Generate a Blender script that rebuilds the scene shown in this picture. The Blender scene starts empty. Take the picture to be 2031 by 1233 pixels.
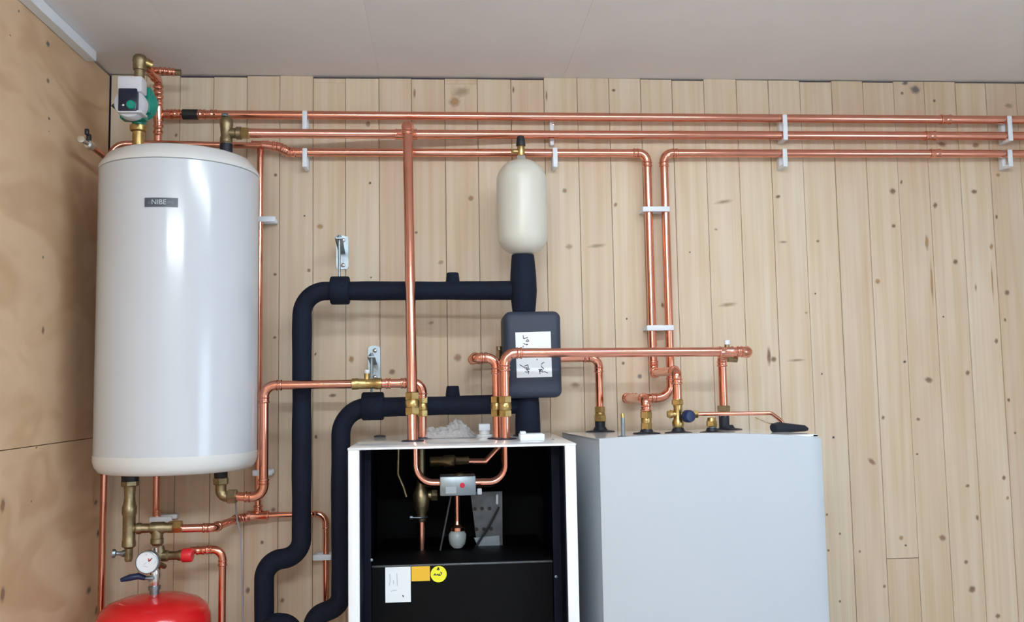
import bpy, bmesh, math, random
from mathutils import Vector as V, Matrix
random.seed(7)
PI = math.pi
W, H, F = 2031.0, 1233.0, 1800.0
CAM = V((0, -3.15, 1.65))
yaw, pitch, roll = math.radians(4.236), math.radians(4.836), math.radians(-0.9825)

# ------------------------------------------------------------------ camera
fw = V((math.sin(yaw)*math.cos(pitch), math.cos(yaw)*math.cos(pitch), math.sin(pitch)))
rt = V((math.cos(yaw), -math.sin(yaw), 0)); up = rt.cross(fw)
R2 = rt*math.cos(roll)+up*math.sin(roll); U2 = up*math.cos(roll)-rt*math.sin(roll)
cd = bpy.data.cameras.new('camera'); cam = bpy.data.objects.new('camera', cd)
bpy.context.scene.collection.objects.link(cam)
cam.matrix_world = Matrix(((R2.x, U2.x, -fw.x, CAM.x), (R2.y, U2.y, -fw.y, CAM.y), (R2.z, U2.z, -fw.z, CAM.z), (0, 0, 0, 1)))
cd.sensor_fit = 'HORIZONTAL'; cd.sensor_width = 36; cd.lens = 36*F/W; cd.clip_start = .05
S = bpy.context.scene; S.camera = cam
S.view_settings.view_transform = 'Standard'; S.view_settings.look = 'None'
S.view_settings.gamma = 1; S.view_settings.use_curve_mapping = False
S.view_settings.exposure = 0.14

# ------------------------------------------------------------------ world and daylight
w = bpy.data.worlds.new('world'); S.world = w; w.use_nodes = True
w.node_tree.nodes['Background'].inputs[0].default_value = (.55, .72, 1, 1)
w.node_tree.nodes['Background'].inputs[1].default_value = 1.0
def area(name, loc, rot, sx, sy, power, col):
    l = bpy.data.lights.new(name, 'AREA'); l.shape = 'RECTANGLE'; l.size = sx; l.size_y = sy
    l.energy = power; l.color = col
    o = bpy.data.objects.new(name, l); o.location = loc; o.rotation_euler = rot
    S.collection.objects.link(o); return o
# daylight entering by the window of the right-hand wall
area('window_daylight', (3.37, -3.6, 1.5), (PI/2, 0, PI/2), 1.7, 1.1, 30, (.62, .80, 1.0))
LAMP_COL = (.84, .93, 1.0)
LAMP_STRENGTH = (29, 88)

# ------------------------------------------------------------------ helpers
C = S.collection
def ray(px, py): return R2*((px-W/2)/F) - U2*((py-H/2)/F) + fw
def at(px, py, d):
    r = ray(px, py); t = (-d-CAM.y)/r.y; return CAM + r*t
def atx(px, py, X):
    r = ray(px, py); t = (X-CAM.x)/r.x; return CAM + r*t
def pr(wpx, d): return wpx*.5*(3.15-d)/F
LOC = {}
def mesh_of(bm, name, mats, smooth=True, ang=40):
    bmesh.ops.recalc_face_normals(bm, faces=bm.faces)
    me = bpy.data.meshes.new(name); bm.to_mesh(me); bm.free()
    for m in (mats if isinstance(mats, (list, tuple)) else [mats]): me.materials.append(m)
    if smooth:
        for p in me.polygons: p.use_smooth = True
        me.set_sharp_from_angle(angle=math.radians(ang))
    return me
def obj(name, bm, mat, parent=None, smooth=True, label=None):
    loc = LOC.get(parent.name, V((0, 0, 0))) if parent else V((0, 0, 0))
    if loc.length: bmesh.ops.translate(bm, verts=bm.verts, vec=-loc)
    o = bpy.data.objects.new(name, mesh_of(bm, name, mat, smooth)); C.objects.link(o)
    if parent: o.parent = parent; LOC[o.name] = loc
    if label: o['label'] = label
    return o
def thing(name, label, cat, loc, group=None):
    o = bpy.data.objects.new(name, None); o.empty_display_size = .05; C.objects.link(o)
    o.location = loc; LOC[o.name] = V(loc); o['label'] = label; o['category'] = cat
    if group: o['group'] = group
    return o
def tag(o, label, cat, group=None):
    o['label'] = label; o['category'] = cat
    if group: o['group'] = group
    return o
def struct(name, bm, m, parent=None, smooth=False):
    o = obj(name, bm, m, parent, smooth)
    if not parent: o['kind'] = 'structure'
    return o
def B(): return bmesh.new()
def box(bm, c, s, bev=0, seg=2, rot=None):
    r = bmesh.ops.create_cube(bm, size=1); vs = r['verts']
    bmesh.ops.scale(bm, verts=vs, vec=s)
    if bev:
        es = list({e for v in vs for e in v.link_edges})
        rb = bmesh.ops.bevel(bm, geom=es, offset=bev, segments=seg, affect='EDGES', profile=.5)
        vs = list({v for f in rb['faces'] for v in f.verts} | {v for v in vs if v.is_valid})
    if rot is not None: bmesh.ops.rotate(bm, verts=vs, cent=(0, 0, 0), matrix=rot)
    bmesh.ops.translate(bm, verts=vs, vec=c); return bm
def box2(bm, a, b, bev=0, seg=2):
    a = V(a); b = V(b)
    return box(bm, (a+b)/2, (abs(b.x-a.x), abs(b.y-a.y), abs(b.z-a.z)), bev, seg)
def frame(ax):
    ax = V(ax).normalized(); t = V((0, 0, 1)) if abs(ax.z) < .9 else V((1, 0, 0))
    u = ax.cross(t).normalized(); return u, ax.cross(u).normalized(), ax
def lathe(bm, prof, o, ax=(0, 0, 1), seg=28, ph=0, sx=1):
    """prof = [(radius, height)] along ax from o"""
    u, v, a = frame(ax); o = V(o); rings = []
    for r, h in prof:
        if r < 1e-6: rings.append([bm.verts.new(o+a*h)])
        else: rings.append([bm.verts.new(o+a*h+(u*math.cos(ph+2*PI*i/seg)+v*math.sin(ph+2*PI*i/seg))*r) for i in range(seg)])
    for A, Bq in zip(rings, rings[1:]):
        for i in range(seg):
            j = (i+1) % seg
            if len(A) == 1 and len(Bq) == 1: continue
            if len(A) == 1: bm.faces.new((A[0], Bq[i], Bq[j]))
            elif len(Bq) == 1: bm.faces.new((A[i], A[j], Bq[0]))
            else: bm.faces.new((A[i], A[j], Bq[j], Bq[i]))
    for Rg in (rings[0], rings[-1]):
        if len(Rg) > 2: bm.faces.new(Rg)
    return bm
def rod(bm, a, b, r, seg=20):
    a = V(a); b = V(b); return lathe(bm, [(r, 0), (r, (b-a).length)], a, b-a, seg)
def hexnut(bm, a, b, r):
    a = V(a); b = V(b); L = (b-a).length; c = min(r*.12, L*.2)
    return lathe(bm, [(r*.88, 0), (r, c), (r, L-c), (r*.88, L)], a, b-a, 6)
def sweep(bm, pts, rad, seg=20, caps=True):
    n = len(pts); rr = rad if isinstance(rad, (list, tuple)) else [rad]*n
    T = [(pts[min(i+1, n-1)]-pts[max(i-1, 0)]).normalized() for i in range(n)]
    u = frame(T[0])[0]; rings = []
    for i in range(n):
        u = (u-T[i]*u.dot(T[i])).normalized(); v = T[i].cross(u)
        rings.append([bm.verts.new(pts[i]+(u*math.cos(2*PI*k/seg)+v*math.sin(2*PI*k/seg))*rr[i]) for k in range(seg)])
    for A, Bq in zip(rings, rings[1:]):
        for k in range(seg):
            j = (k+1) % seg; bm.faces.new((A[k], A[j], Bq[j], Bq[k]))
    if caps: bm.faces.new(rings[0]); bm.faces.new(rings[-1])
    return bm
def fillet(pts, bend, n=9):
    out = [pts[0]]; arcs = []
    for i in range(1, len(pts)-1):
        b = bend[i-1] if isinstance(bend, (list, tuple)) else bend
        p, q, r = pts[i-1], pts[i], pts[i+1]
        d1 = (p-q).normalized(); d2 = (r-q).normalized()
        ang = d1.angle(d2)
        if ang > 3.0 or b <= 0: out.append(q); continue
        t = b/math.tan(ang/2); t = min(t, (p-q).length*.48, (r-q).length*.48); rb = t*math.tan(ang/2)
        c = q+(d1+d2).normalized()*(rb/math.sin(ang/2))
        a0 = q+d1*t-c; a1 = q+d2*t-c; tot = a0.angle(a1); arc = []
        for k in range(n+1):
            s = k/n; arc.append(c+(a0*math.sin((1-s)*tot)+a1*math.sin(s*tot))/math.sin(tot))
        out += arc; arcs.append((arc, d1, d2))
    out.append(pts[-1]); return out, arcs
def ring(bm, p, ax, r, wd=.004):
    ax = V(ax).normalized()
    lathe(bm, [(r, -wd), (r*1.17, -wd*.5), (r*1.21, 0), (r*1.17, wd*.5), (r, wd)], p, ax, 20)
def collar(bm, p, ax, r, L):
    """straight coupling sleeve with a bead at either end"""
    ax = V(ax).normalized(); p = V(p)
    lathe(bm, [(r, -L/2), (r*1.2, -L/2+.001), (r*1.24, -L/2+.004), (r*1.12, -L/2+.008), (r*1.1, 0), (r*1.12, L/2-.008), (r*1.24, L/2-.004), (r*1.2, L/2-.001), (r, L/2)], p, ax, 20)
def pipe(root, pts, r, bend=.03, mat=None, elbows=True, skip=()):
    mat = mat or M['copper']; path, arcs = fillet(pts, bend)
    t = obj('tube', sweep(B(), path, r), mat, root)
    if elbows:
        for k, (arc, d1, d2) in enumerate(arcs):
            if k in skip: continue
            bm = B(); e = .016
            full = [arc[0]+d1*e]+arc+[arc[-1]+d2*e]
            sweep(bm, full, r*1.1)
            for p, ax in ((full[0], d1), (full[-1], d2)):
                ring(bm, p, ax, r*1.04, .004)
                ring(bm, p-ax*.012, ax, r*1.06, .0025)
            obj('elbow', bm, mat, root)
    return t
def poly(bm, pts):
    return bm.faces.new([bm.verts.new(V(p)) for p in pts])
def prism(bm, pts, vec):
    """extrude planar polygon by vec"""
    n = len(pts); a = [bm.verts.new(V(p)) for p in pts]; b = [bm.verts.new(V(p)+V(vec)) for p in pts]
    bm.faces.new(a); bm.faces.new(b)
    for i in range(n): bm.faces.new((a[i], a[(i+1) % n], b[(i+1) % n], b[i]))
    return bm

# ------------------------------------------------------------------ materials
M = {}
def mat(name, col, rough=.5, metal=0, spec=.5, bump=0, bscale=60, var=0, vscale=8, coat=0, trans=0, emit=None, sss=0):
    m = bpy.data.materials.new(name); m.use_nodes = True; nt = m.node_tree; b = nt.nodes['Principled BSDF']
    b.inputs['Base Color'].default_value = (*col, 1); b.inputs['Roughness'].default_value = rough
    b.inputs['Metallic'].default_value = metal; b.inputs['Specular IOR Level'].default_value = spec
    b.inputs['Coat Weight'].default_value = coat; b.inputs['Transmission Weight'].default_value = trans
    if sss: b.inputs['Subsurface Weight'].default_value = sss; b.inputs['Subsurface Radius'].default_value = (.02, .015, .01)
    if emit: b.inputs['Emission Color'].default_value = (*emit[0], 1); b.inputs['Emission Strength'].default_value = emit[1]
    tc = nt.nodes.new('ShaderNodeTexCoord')
    if var:
        n = nt.nodes.new('ShaderNodeTexNoise'); n.inputs['Scale'].default_value = vscale; n.inputs['Detail'].default_value = 4
        nt.links.new(tc.outputs['Object'], n.inputs['Vector'])
        r = nt.nodes.new('ShaderNodeValToRGB')
        r.color_ramp.elements[0].position = .3; r.color_ramp.elements[1].position = .7
        r.color_ramp.elements[0].color = (*[c*(1-var) for c in col], 1); r.color_ramp.elements[1].color = (*[min(1, c*(1+var*.5)) for c in col], 1)
        nt.links.new(n.outputs['Fac'], r.inputs['Fac']); nt.links.new(r.outputs['Color'], b.inputs['Base Color'])
    if bump:
        n = nt.nodes.new('ShaderNodeTexNoise'); n.inputs['Scale'].default_value = bscale; n.inputs['Detail'].default_value = 3
        nt.links.new(tc.outputs['Object'], n.inputs['Vector'])
        bp = nt.nodes.new('ShaderNodeBump'); bp.inputs['Strength'].default_value = bump; bp.inputs['Distance'].default_value = .002
        nt.links.new(n.outputs['Fac'], bp.inputs['Height']); nt.links.new(bp.outputs['Normal'], b.inputs['Normal'])
    M[name] = m; return m
mat('copper', (.82, .37, .265), .17, 1, var=.06, vscale=20)
mat('brass', (.58, .42, .17), .3, 1, var=.25, vscale=60, bump=.2, bscale=200)
mat('dull_brass', (.36, .29, .17), .42, 1, var=.3, vscale=50, bump=.3, bscale=150)
mat('steel', (.32, .38, .42), .38, 1, var=.12, vscale=40)
mat('chrome', (.8, .83, .85), .12, 1)
mat('tank_white', (.64, .68, .73), .16, spec=.55)
mat('cap_white', (.76, .77, .76), .24)
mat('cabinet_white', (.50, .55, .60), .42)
mat('cabinet_gloss', (.88, .90, .92), .14, coat=.4)
mat('clip_white', (.80, .86, .92), .4)
mat('foam', (.006, .010, .024), .8, spec=.25, bump=.5, bscale=250, var=.2)
mat('foam_box', (.028, .038, .065), .6, bump=.3, bscale=300)
mat('black', (.012, .013, .017), .5)
mat('rubber', (.008, .012, .024), .5)
mat('cabinet_black', (.003, .003, .0035), .6, spec=.08)
mat('cabinet_blue', (.004, .006, .015), .5, spec=.12)
mat('poly_tank', (.66, .65, .57), .3, sss=.25)
mat('pump_green', (.005, .30, .23), .3, bump=.3, bscale=120)
mat('pump_grey', (.72, .73, .78), .4)
mat('pump_dark', (.008, .012, .035), .3)
mat('red_paint', (.72, .012, .016), .2, coat=.3)
mat('red_plastic', (.75, .02, .03), .35)
mat('blue_plastic', (.008, .022, .085), .35)
mat('paper', (.88, .92, .95), .5)
mat('ink', (.03, .03, .06), .6)
mat('faint_ink', (.55, .6, .66), .6)
mat('badge', (.075, .09, .115), .35)
mat('badge_text', (.55, .6, .66), .4)
mat('badge_faint', (.16, .19, .24), .4)
mat('orange_label', (.85, .5, .03), .5)
mat('yellow_label', (.9, .85, .03), .5)
mat('red_dot', (.8, .02, .05), .4)
mat('cable_grey', (.45, .44, .50), .5)
mat('ceiling_paint', (.86, .845, .86), .55, var=.04, vscale=3)
mat('trim_white', (.86, .90, .95), .35)
mat('concrete', (.50, .49, .48), .7, var=.2, vscale=5, bump=.3, bscale=30)
mat('plaster', (.80, .79, .77), .8, var=.05, vscale=3)
mat('backing', (.07, .05, .09), .9)
mat('plate_dark', (.12, .13, .14), .4, .7, var=.25, vscale=30)
mat('filter_bowl', (.55, .62, .62), .25, sss=.1)
mat('lamp_body', (.85, .85, .85), .4)
for i, s in enumerate(LAMP_STRENGTH): mat('lamp_glow_%d' % i, (.9, .9, .9), .5, emit=(LAMP_COL, s))
m = mat('plastic_film', (.92, .93, .96), .08, spec=.9); m.node_tree.nodes['Principled BSDF'].inputs['Alpha'].default_value = .42

def pine():
    m = bpy.data.materials.new('pine_plank'); m.use_nodes = True; nt = m.node_tree; N = nt.nodes; L = nt.links
    b = N['Principled BSDF']; b.inputs['Roughness'].default_value = .48; b.inputs['Specular IOR Level'].default_value = .35
    tc = N.new('ShaderNodeTexCoord'); oi = N.new('ShaderNodeObjectInfo')
    cx = N.new('ShaderNodeCombineXYZ'); L.new(oi.outputs['Random'], cx.inputs[0]); L.new(oi.outputs['Random'], cx.inputs[2])
    sc = N.new('ShaderNodeVectorMath'); sc.operation = 'SCALE'; sc.inputs['Scale'].default_value = 40; L.new(cx.outputs[0], sc.inputs[0])
    ad = N.new('ShaderNodeVectorMath'); L.new(tc.outputs['Object'], ad.inputs[0]); L.new(sc.outputs[0], ad.inputs[1])
    def noise(s, det, dis=0):
        mp = N.new('ShaderNodeMapping'); mp.inputs['Scale'].default_value = s; L.new(ad.outputs[0], mp.inputs['Vector'])
        n = N.new('ShaderNodeTexNoise'); n.inputs['Scale'].default_value = 1; n.inputs['Detail'].default_value = det
        n.inputs['Distortion'].default_value = dis; L.new(mp.outputs[0], n.inputs['Vector']); return n
    g1 = noise((38, 4, 1.1), 3, .4); g2 = noise((120, 6, 1.6), 2); g3 = noise((9, 2, 2.2), 2)
    r1 = N.new('ShaderNodeValToRGB'); e = r1.color_ramp.elements
    e[0].position = .3; e[0].color = (.68, .54, .375, 1); e[1].position = .62; e[1].color = (.75, .65, .52, 1)
    L.new(g1.outputs['Fac'], r1.inputs['Fac'])
    r2 = N.new('ShaderNodeValToRGB'); e = r2.color_ramp.elements
    e[0].position = .35; e[0].color = (.90, .87, .82, 1); e[1].position = .6; e[1].color = (1, 1, 1, 1)
    L.new(g2.outputs['Fac'], r2.inputs['Fac'])
    mx = N.new('ShaderNodeMix'); mx.data_type = 'RGBA'; mx.blend_type = 'MULTIPLY'; mx.inputs[0].default_value = .3
    L.new(r1.outputs['Color'], mx.inputs[6]); L.new(r2.outputs['Color'], mx.inputs[7])
    r3 = N.new('ShaderNodeValToRGB'); e = r3.color_ramp.elements
    e[0].position = .35; e[0].color = (.95, .90, .86, 1); e[1].position = .65; e[1].color = (1.0, 1.0, 1.0, 1)
    L.new(g3.outputs['Fac'], r3.inputs['Fac'])
    m2 = N.new('ShaderNodeMix'); m2.data_type = 'RGBA'; m2.blend_type = 'MULTIPLY'; m2.inputs[0].default_value = .8
    L.new(mx.outputs[2], m2.inputs[6]); L.new(r3.outputs['Color'], m2.inputs[7])
    r4 = N.new('ShaderNodeValToRGB'); e = r4.color_ramp.elements
    e[0].position = 0; e[0].color = (.92, .87, .83, 1); e[1].position = 1; e[1].color = (1, 1, .98, 1)
    k = e.new(.5); k.color = (.98, .97, .94, 1)
    L.new(oi.outputs['Random'], r4.inputs['Fac'])
    m3 = N.new('ShaderNodeMix'); m3.data_type = 'RGBA'; m3.blend_type = 'MULTIPLY'; m3.inputs[0].default_value = 1
    L.new(m2.outputs[2], m3.inputs[6]); L.new(r4.outputs['Color'], m3.inputs[7])
    L.new(m3.outputs[2], b.inputs['Base Color'])
    bp = N.new('ShaderNodeBump'); bp.inputs['Strength'].default_value = .12; bp.inputs['Distance'].default_value = .001
    L.new(g2.outputs['Fac'], bp.inputs['Height']); L.new(bp.outputs[0], b.inputs['Normal'])
    M['pine'] = m
pine()
def plywood():
    m = bpy.data.materials.new('plywood_sheet'); m.use_nodes = True; nt = m.node_tree; N = nt.nodes; L = nt.links
    b = N['Principled BSDF']; b.inputs['Roughness'].default_value = .5; b.inputs['Specular IOR Level'].default_value = .35
    tc = N.new('ShaderNodeTexCoord'); mp = N.new('ShaderNodeMapping'); mp.inputs['Scale'].default_value = (1, 1.3, 2.6)
    L.new(tc.outputs['Object'], mp.inputs['Vector'])
    n = N.new('ShaderNodeTexNoise'); n.inputs['Scale'].default_value = 1.5; n.inputs['Detail'].default_value = 2; n.inputs['Distortion'].default_value = .6
    L.new(mp.outputs[0], n.inputs['Vector'])
    mu = N.new('ShaderNodeMath'); mu.operation = 'MULTIPLY'; mu.inputs[1].default_value = 26; L.new(n.outputs['Fac'], mu.inputs[0])
    sn = N.new('ShaderNodeMath'); sn.operation = 'SINE'; L.new(mu.outputs[0], sn.inputs[0])
    r = N.new('ShaderNodeValToRGB'); e = r.color_ramp.elements
    e[0].position = 0; e[0].color = (.66, .44, .26, 1); e[1].position = .8; e[1].color = (.76, .54, .34, 1)
    ma = N.new('ShaderNodeMapRange'); ma.inputs[1].default_value = -1; L.new(sn.outputs[0], ma.inputs[0]); L.new(ma.outputs[0], r.inputs['Fac'])
    n2 = N.new('ShaderNodeTexNoise'); n2.inputs['Scale'].default_value = 5; n2.inputs['Detail'].default_value = 5; L.new(mp.outputs[0], n2.inputs['Vector'])
    r2 = N.new('ShaderNodeValToRGB'); e = r2.color_ramp.elements
    e[0].position = .3; e[0].color = (.86, .82, .80, 1); e[1].position = .65; e[1].color = (1, 1, 1, 1); L.new(n2.outputs['Fac'], r2.inputs['Fac'])
    mx = N.new('ShaderNodeMix'); mx.data_type = 'RGBA'; mx.blend_type = 'MULTIPLY'; mx.inputs[0].default_value = .55
    L.new(r.outputs['Color'], mx.inputs[6]); L.new(r2.outputs['Color'], mx.inputs[7]); L.new(mx.outputs[2], b.inputs['Base Color'])
    M['plywood'] = m
plywood()
def knotmat(name, c0, c1, a0=.95):
    m = bpy.data.materials.new(name); m.use_nodes = True; nt = m.node_tree; N = nt.nodes; L = nt.links
    b = N['Principled BSDF']; b.inputs['Roughness'].default_value = .55
    uv = N.new('ShaderNodeUVMap'); ln = N.new('ShaderNodeVectorMath'); ln.operation = 'LENGTH'; L.new(uv.outputs[0], ln.inputs[0])
    nz = N.new('ShaderNodeTexNoise'); nz.inputs['Scale'].default_value = 2.2; L.new(uv.outputs[0], nz.inputs['Vector'])
    ad = N.new('ShaderNodeMath'); ad.operation = 'MULTIPLY_ADD'; L.new(nz.outputs['Fac'], ad.inputs[0]); ad.inputs[1].default_value = .5; L.new(ln.outputs['Value'], ad.inputs[2])
    r = N.new('ShaderNodeValToRGB'); e = r.color_ramp.elements
    e[0].position = .35; e[0].color = (*c0, 1); e[1].position = .8; e[1].color = (*c1, 1); L.new(ad.outputs[0], r.inputs['Fac']); L.new(r.outputs['Color'], b.inputs['Base Color'])
    ra = N.new('ShaderNodeValToRGB'); e = ra.color_ramp.elements
    e[0].position = .42; e[0].color = (a0, a0, a0, 1); e[1].position = 1.18; e[1].color = (0, 0, 0, 1); L.new(ad.outputs[0], ra.inputs['Fac'])
    L.new(ra.outputs['Color'], b.inputs['Alpha']); M[name] = m
knotmat('knot_brown', (.19, .11, .07), (.46, .31, .19), .9)
knotmat('knot_pink', (.33, .17, .11), (.50, .33, .20), .8)
knotmat('knot_pale', (.45, .33, .19), (.56, .43, .28), .55)
knotmat('knot_orange', (.46, .24, .09), (.62, .41, .20), .75)
knotmat('knot_dark', (.03, .025, .03), (.12, .09, .08))
knotmat('stain_green', (.14, .15, .09), (.35, .26, .17), .75)
knotmat('knot_grey', (.16, .14, .16), (.30, .25, .22), .85)

# ------------------------------------------------------------------ room shell
XL = at(209, 620, 0).x; XR = 3.4; YB = -6.0
ZC = (at(363, 149, 0).z+at(1290, 155, 0).z)/2
struct('floor', box2(B(), (XL, YB, -.1), (XR, 0, 0)), M['concrete'])
wb = struct('wall_back', box2(B(), (XL-.05, .02, 0), (XR, .08, ZC+.02)), M['backing'])
def knot(parent, p, rx, rz, m, tilt=0, side=False, nm='knot'):
    bm = B(); uvl = bm.loops.layers.uv.new('UVMap'); n = 14; vs = []; uvs = []
    for i in range(n):
        a = 2*PI*i/n; u, v = math.cos(a), math.sin(a)
        x, z = u*rx, v*rz; x, z = x*math.cos(tilt)-z*math.sin(tilt), x*math.sin(tilt)+z*math.cos(tilt)
        vs.append(bm.verts.new((p[0], p[1]+x, p[2]+z) if side else (p[0]+x, p[1], p[2]+z))); uvs.append((u, v))
    c = bm.verts.new(p)
    for i in range(n):
        f = bm.faces.new((c, vs[i], vs[(i+1) % n]))
        for l, q in zip(f.loops, ((0, 0), uvs[i], uvs[(i+1) % n])): l[uvl].uv = q
    return obj(nm, bm, M[m], parent, False)
seam_px = [218, 290, 357, 424, 490, 555, 621, 685, 751.5, 816, 882, 947, 1013.5, 1079, 1145, 1208, 1271, 1333, 1396.5, 1461, 1524.5, 1587, 1650, 1712, 1773, 1834, 1896, 1956, 2016]
seamX = [at(p, 200, 0).x for p in seam_px]; seamX[0] = XL+.0035
while seamX[-1] < XR: seamX.append(seamX[-1]+.118)
gaps = {2: .010, 3: .008, 4: .003, 6: .009, 7: .009, 8: .008, 9: .01, 10: .007, 11: .008, 12: .009, 17: .008, 18: .001, 21: .009, 23: .009, 26: .008, 27: .008, 28: .008}
planks = []
def plank(x0, x1, z0, z1, off):
    g = .0006; c = .0016; y0 = -off
    pts = [(x0+g, .018, z0), (x0+g, y0+c, z0), (x0+g+c*.7, y0, z0), (x1-g-c*.7, y0, z0), (x1-g, y0+c, z0), (x1-g, .018, z0)]
    o = obj('plank', prism(B(), pts, (0, 0, z1-z0)), M['pine'], wb, False)
    planks.append((x0, x1, z0, z1, y0, o)); return o
zbutt = at(1780, 1107, 0).z
for i in range(len(seamX)-1):
    z1 = ZC-gaps.get(i, .001 if i in (5, 13, 14, 15) else .004); off = random.uniform(0, .0012)
    x0, x1 = seamX[i], seamX[i+1]
    if i == 23: plank(x0, x1, 0, zbutt-.0012, off); plank(x0, x1, zbutt+.0012, z1, off+.0008)
    elif i == 6: zz = at(650, 164, 0).z; plank(x0, x1, 0, zz, off); plank(x0, x1, zz+.0008, z1, off-.0015)
    elif i == 10: zz = at(915, 167, 0).z; plank(x0, x1, 0, zz, off); plank(x0, x1, zz+.0008, z1, off-.001)
    else: plank(x0, x1, 0, z1, off)
KN = [(1772, 448, 7, 6, 'b'), (1895, 519, 8, 8, 'b'), (1967, 489, 6, 9, 'o'), (1736, 558, 8, 8, 'o'), (1997, 580, 8, 8, 'b'), (1993, 634, 4, 6, 'b'), (1976, 676, 6, 8, 'b'), (1922, 739, 7, 8, 'b'), (1842, 753, 12, 8, 'b'), (1797, 717, 5, 4, 'd'), (1871, 628, 3, 3, 'd'), (1617, 582, 3, 3, 'd'), (1630, 741, 3, 3, 'd'), (1995, 793, 5, 6, 'b'), (1746, 828, 5, 6, 'b'), (1821, 831, 6, 5, 'b'), (1729, 915, 14, 7, 'p', -.8), (1653, 867, 4, 4, 'd'), (1819, 900, 4, 3, 'b'), (1919, 963, 7, 5, 'b'), (1991, 947, 6, 7, 'b'), (2005, 987, 5, 6, 'o'), (1941, 1026, 5, 8, 'b'), (1876, 1066, 11, 9, 'p', -.6), (1787, 1066, 7, 7, 'o'), (1796, 1081, 4, 3, 'd'), (1916, 1114, 6, 6, 'b'), (1928, 1168, 11, 10, 'b'), (1979, 1221, 8, 7, 'b'), (1666, 1058, 4, 4, 'b'), (1666, 1192, 4, 4, 'b'), (1759, 1162, 5, 5, 'p'), (1643, 1091, 4, 4, 'b'), (1705, 1093, 4, 4, 'p'), (2013, 858, 4, 4, 'b'), (1525, 706, 6, 26, 'b'), (1537, 712, 9, 8, 'b'), (1585, 714, 26, 4, 'c', .05), (1622, 478, 5, 4, 'b'), (1838, 480, 6, 22, 'o'), (1848, 560, 4, 60, 'o'), (1968, 560, 3, 60, 'o'), (1795, 165, 10, 6, 'g'), (1816, 178, 15, 13, 'g', -.5), (1789, 185, 5, 5, 'b'), (1853, 200, 5, 5, 'b'), (1772, 379, 10, 9, 'b'), (1784, 361, 4, 7, 'b'), (1932, 380, 10, 7, 'b'), (1979, 347, 7, 6, 'o'), (1849, 407, 7, 9, 'b'), (1868, 286, 14, 8, 'p'), (1935, 288, 12, 8, 'p'), (2001, 210, 14, 8, 'c'), (1217, 179, 6, 5, 'b'), (1120, 378, 7, 7, 'p'), (1129, 489, 11, 8, 'c'), (1220, 406, 5, 7, 'p'), (1190, 487, 26, 6, 'c', .1), (934, 393, 8, 8, 'p'), (635, 449, 9, 7, 'o'), (548, 347, 5, 5, 'b'), (734, 363, 4, 4, 'd'), (604, 428, 3, 3, 'd'), (613, 536, 5, 5, 'b'), (824, 461, 5, 4, 'b'), (895, 202, 16, 14, 'o'), (915, 182, 26, 14, 'c'), (730, 246, 7, 8, 'p'), (552, 544, 5, 4, 'b'), (548, 669, 5, 4, 'b'), (695, 712, 8, 10, 'o'), (778, 737, 9, 8, 'b'), (660, 784, 10, 5, 'b'), (621, 702, 3, 5, 'b'), (736, 550, 3, 3, 'b'), (621, 866, 4, 6, 'b'), (908, 709, 11, 11, 'p'), (1269, 746, 7, 7, 'g'), (1236, 720, 5, 5, 'b'), (1150, 763, 14, 9, 'c'), (1435, 400, 34, 6, 'c', .15), (1448, 604, 34, 6, 'c', .1), (1538, 390, 8, 5, 'b'), (1545, 480, 14, 4, 'c'), (1015, 178, 3, 10, 'b'), (1080, 190, 3, 16, 'p'), (817, 185, 4, 14, 'p'), (1314, 605, 5, 8, 'b'), (500, 290, 6, 5, 'p'), (545, 1010, 6, 6, 'p'), (490, 1170, 6, 9, 'b'), (520, 1075, 5, 5, 'b'), (560, 1190, 6, 7, 'p'), (1640, 1020, 4, 4, 'b'), (1420, 455, 6, 4, 'c'), (1243, 632, 3, 3, 'd'), (1368, 500, 2.5, 2.5, 'd'), (880, 520, 8, 6, 'c'), (1030, 620, 5, 5, 'p'), (352, 268, 4, 6, 'p'), (450, 240, 6, 4, 'c'), (1975, 430, 4, 7, 'b'), (1935, 570, 4, 12, 'c'), (855, 640, 9, 5, 'c'), (1600, 620, 5, 4, 'c')]
KM = {'b': 'knot_brown', 'p': 'knot_pink', 'c': 'knot_pale', 'o': 'knot_orange', 'd': 'knot_dark', 'g': 'knot_grey'}
for k in KN:
    p = at(k[0], k[1], 0)
    for x0, x1, z0, z1, y0, o in planks:
        if x0 <= p.x < x1 and z0 <= p.z < z1:
            s = 3.15/F; rx = k[2]*s*1.15; rz = k[3]*s*1.15; m1 = .004
            px = p.x
            if rx > (x1-x0)/2-m1: rx = (x1-x0)/2-m1
            px = min(max(px, x0+rx+m1*.8), x1-rx-m1*.8)
            knot(o, (px, y0-.0004-random.random()*.0003, p.z), rx, rz, KM[k[4]], k[5] if len(k) > 5 else (0 if rz > 3*rx else random.uniform(-.3, .3))); break
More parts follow.
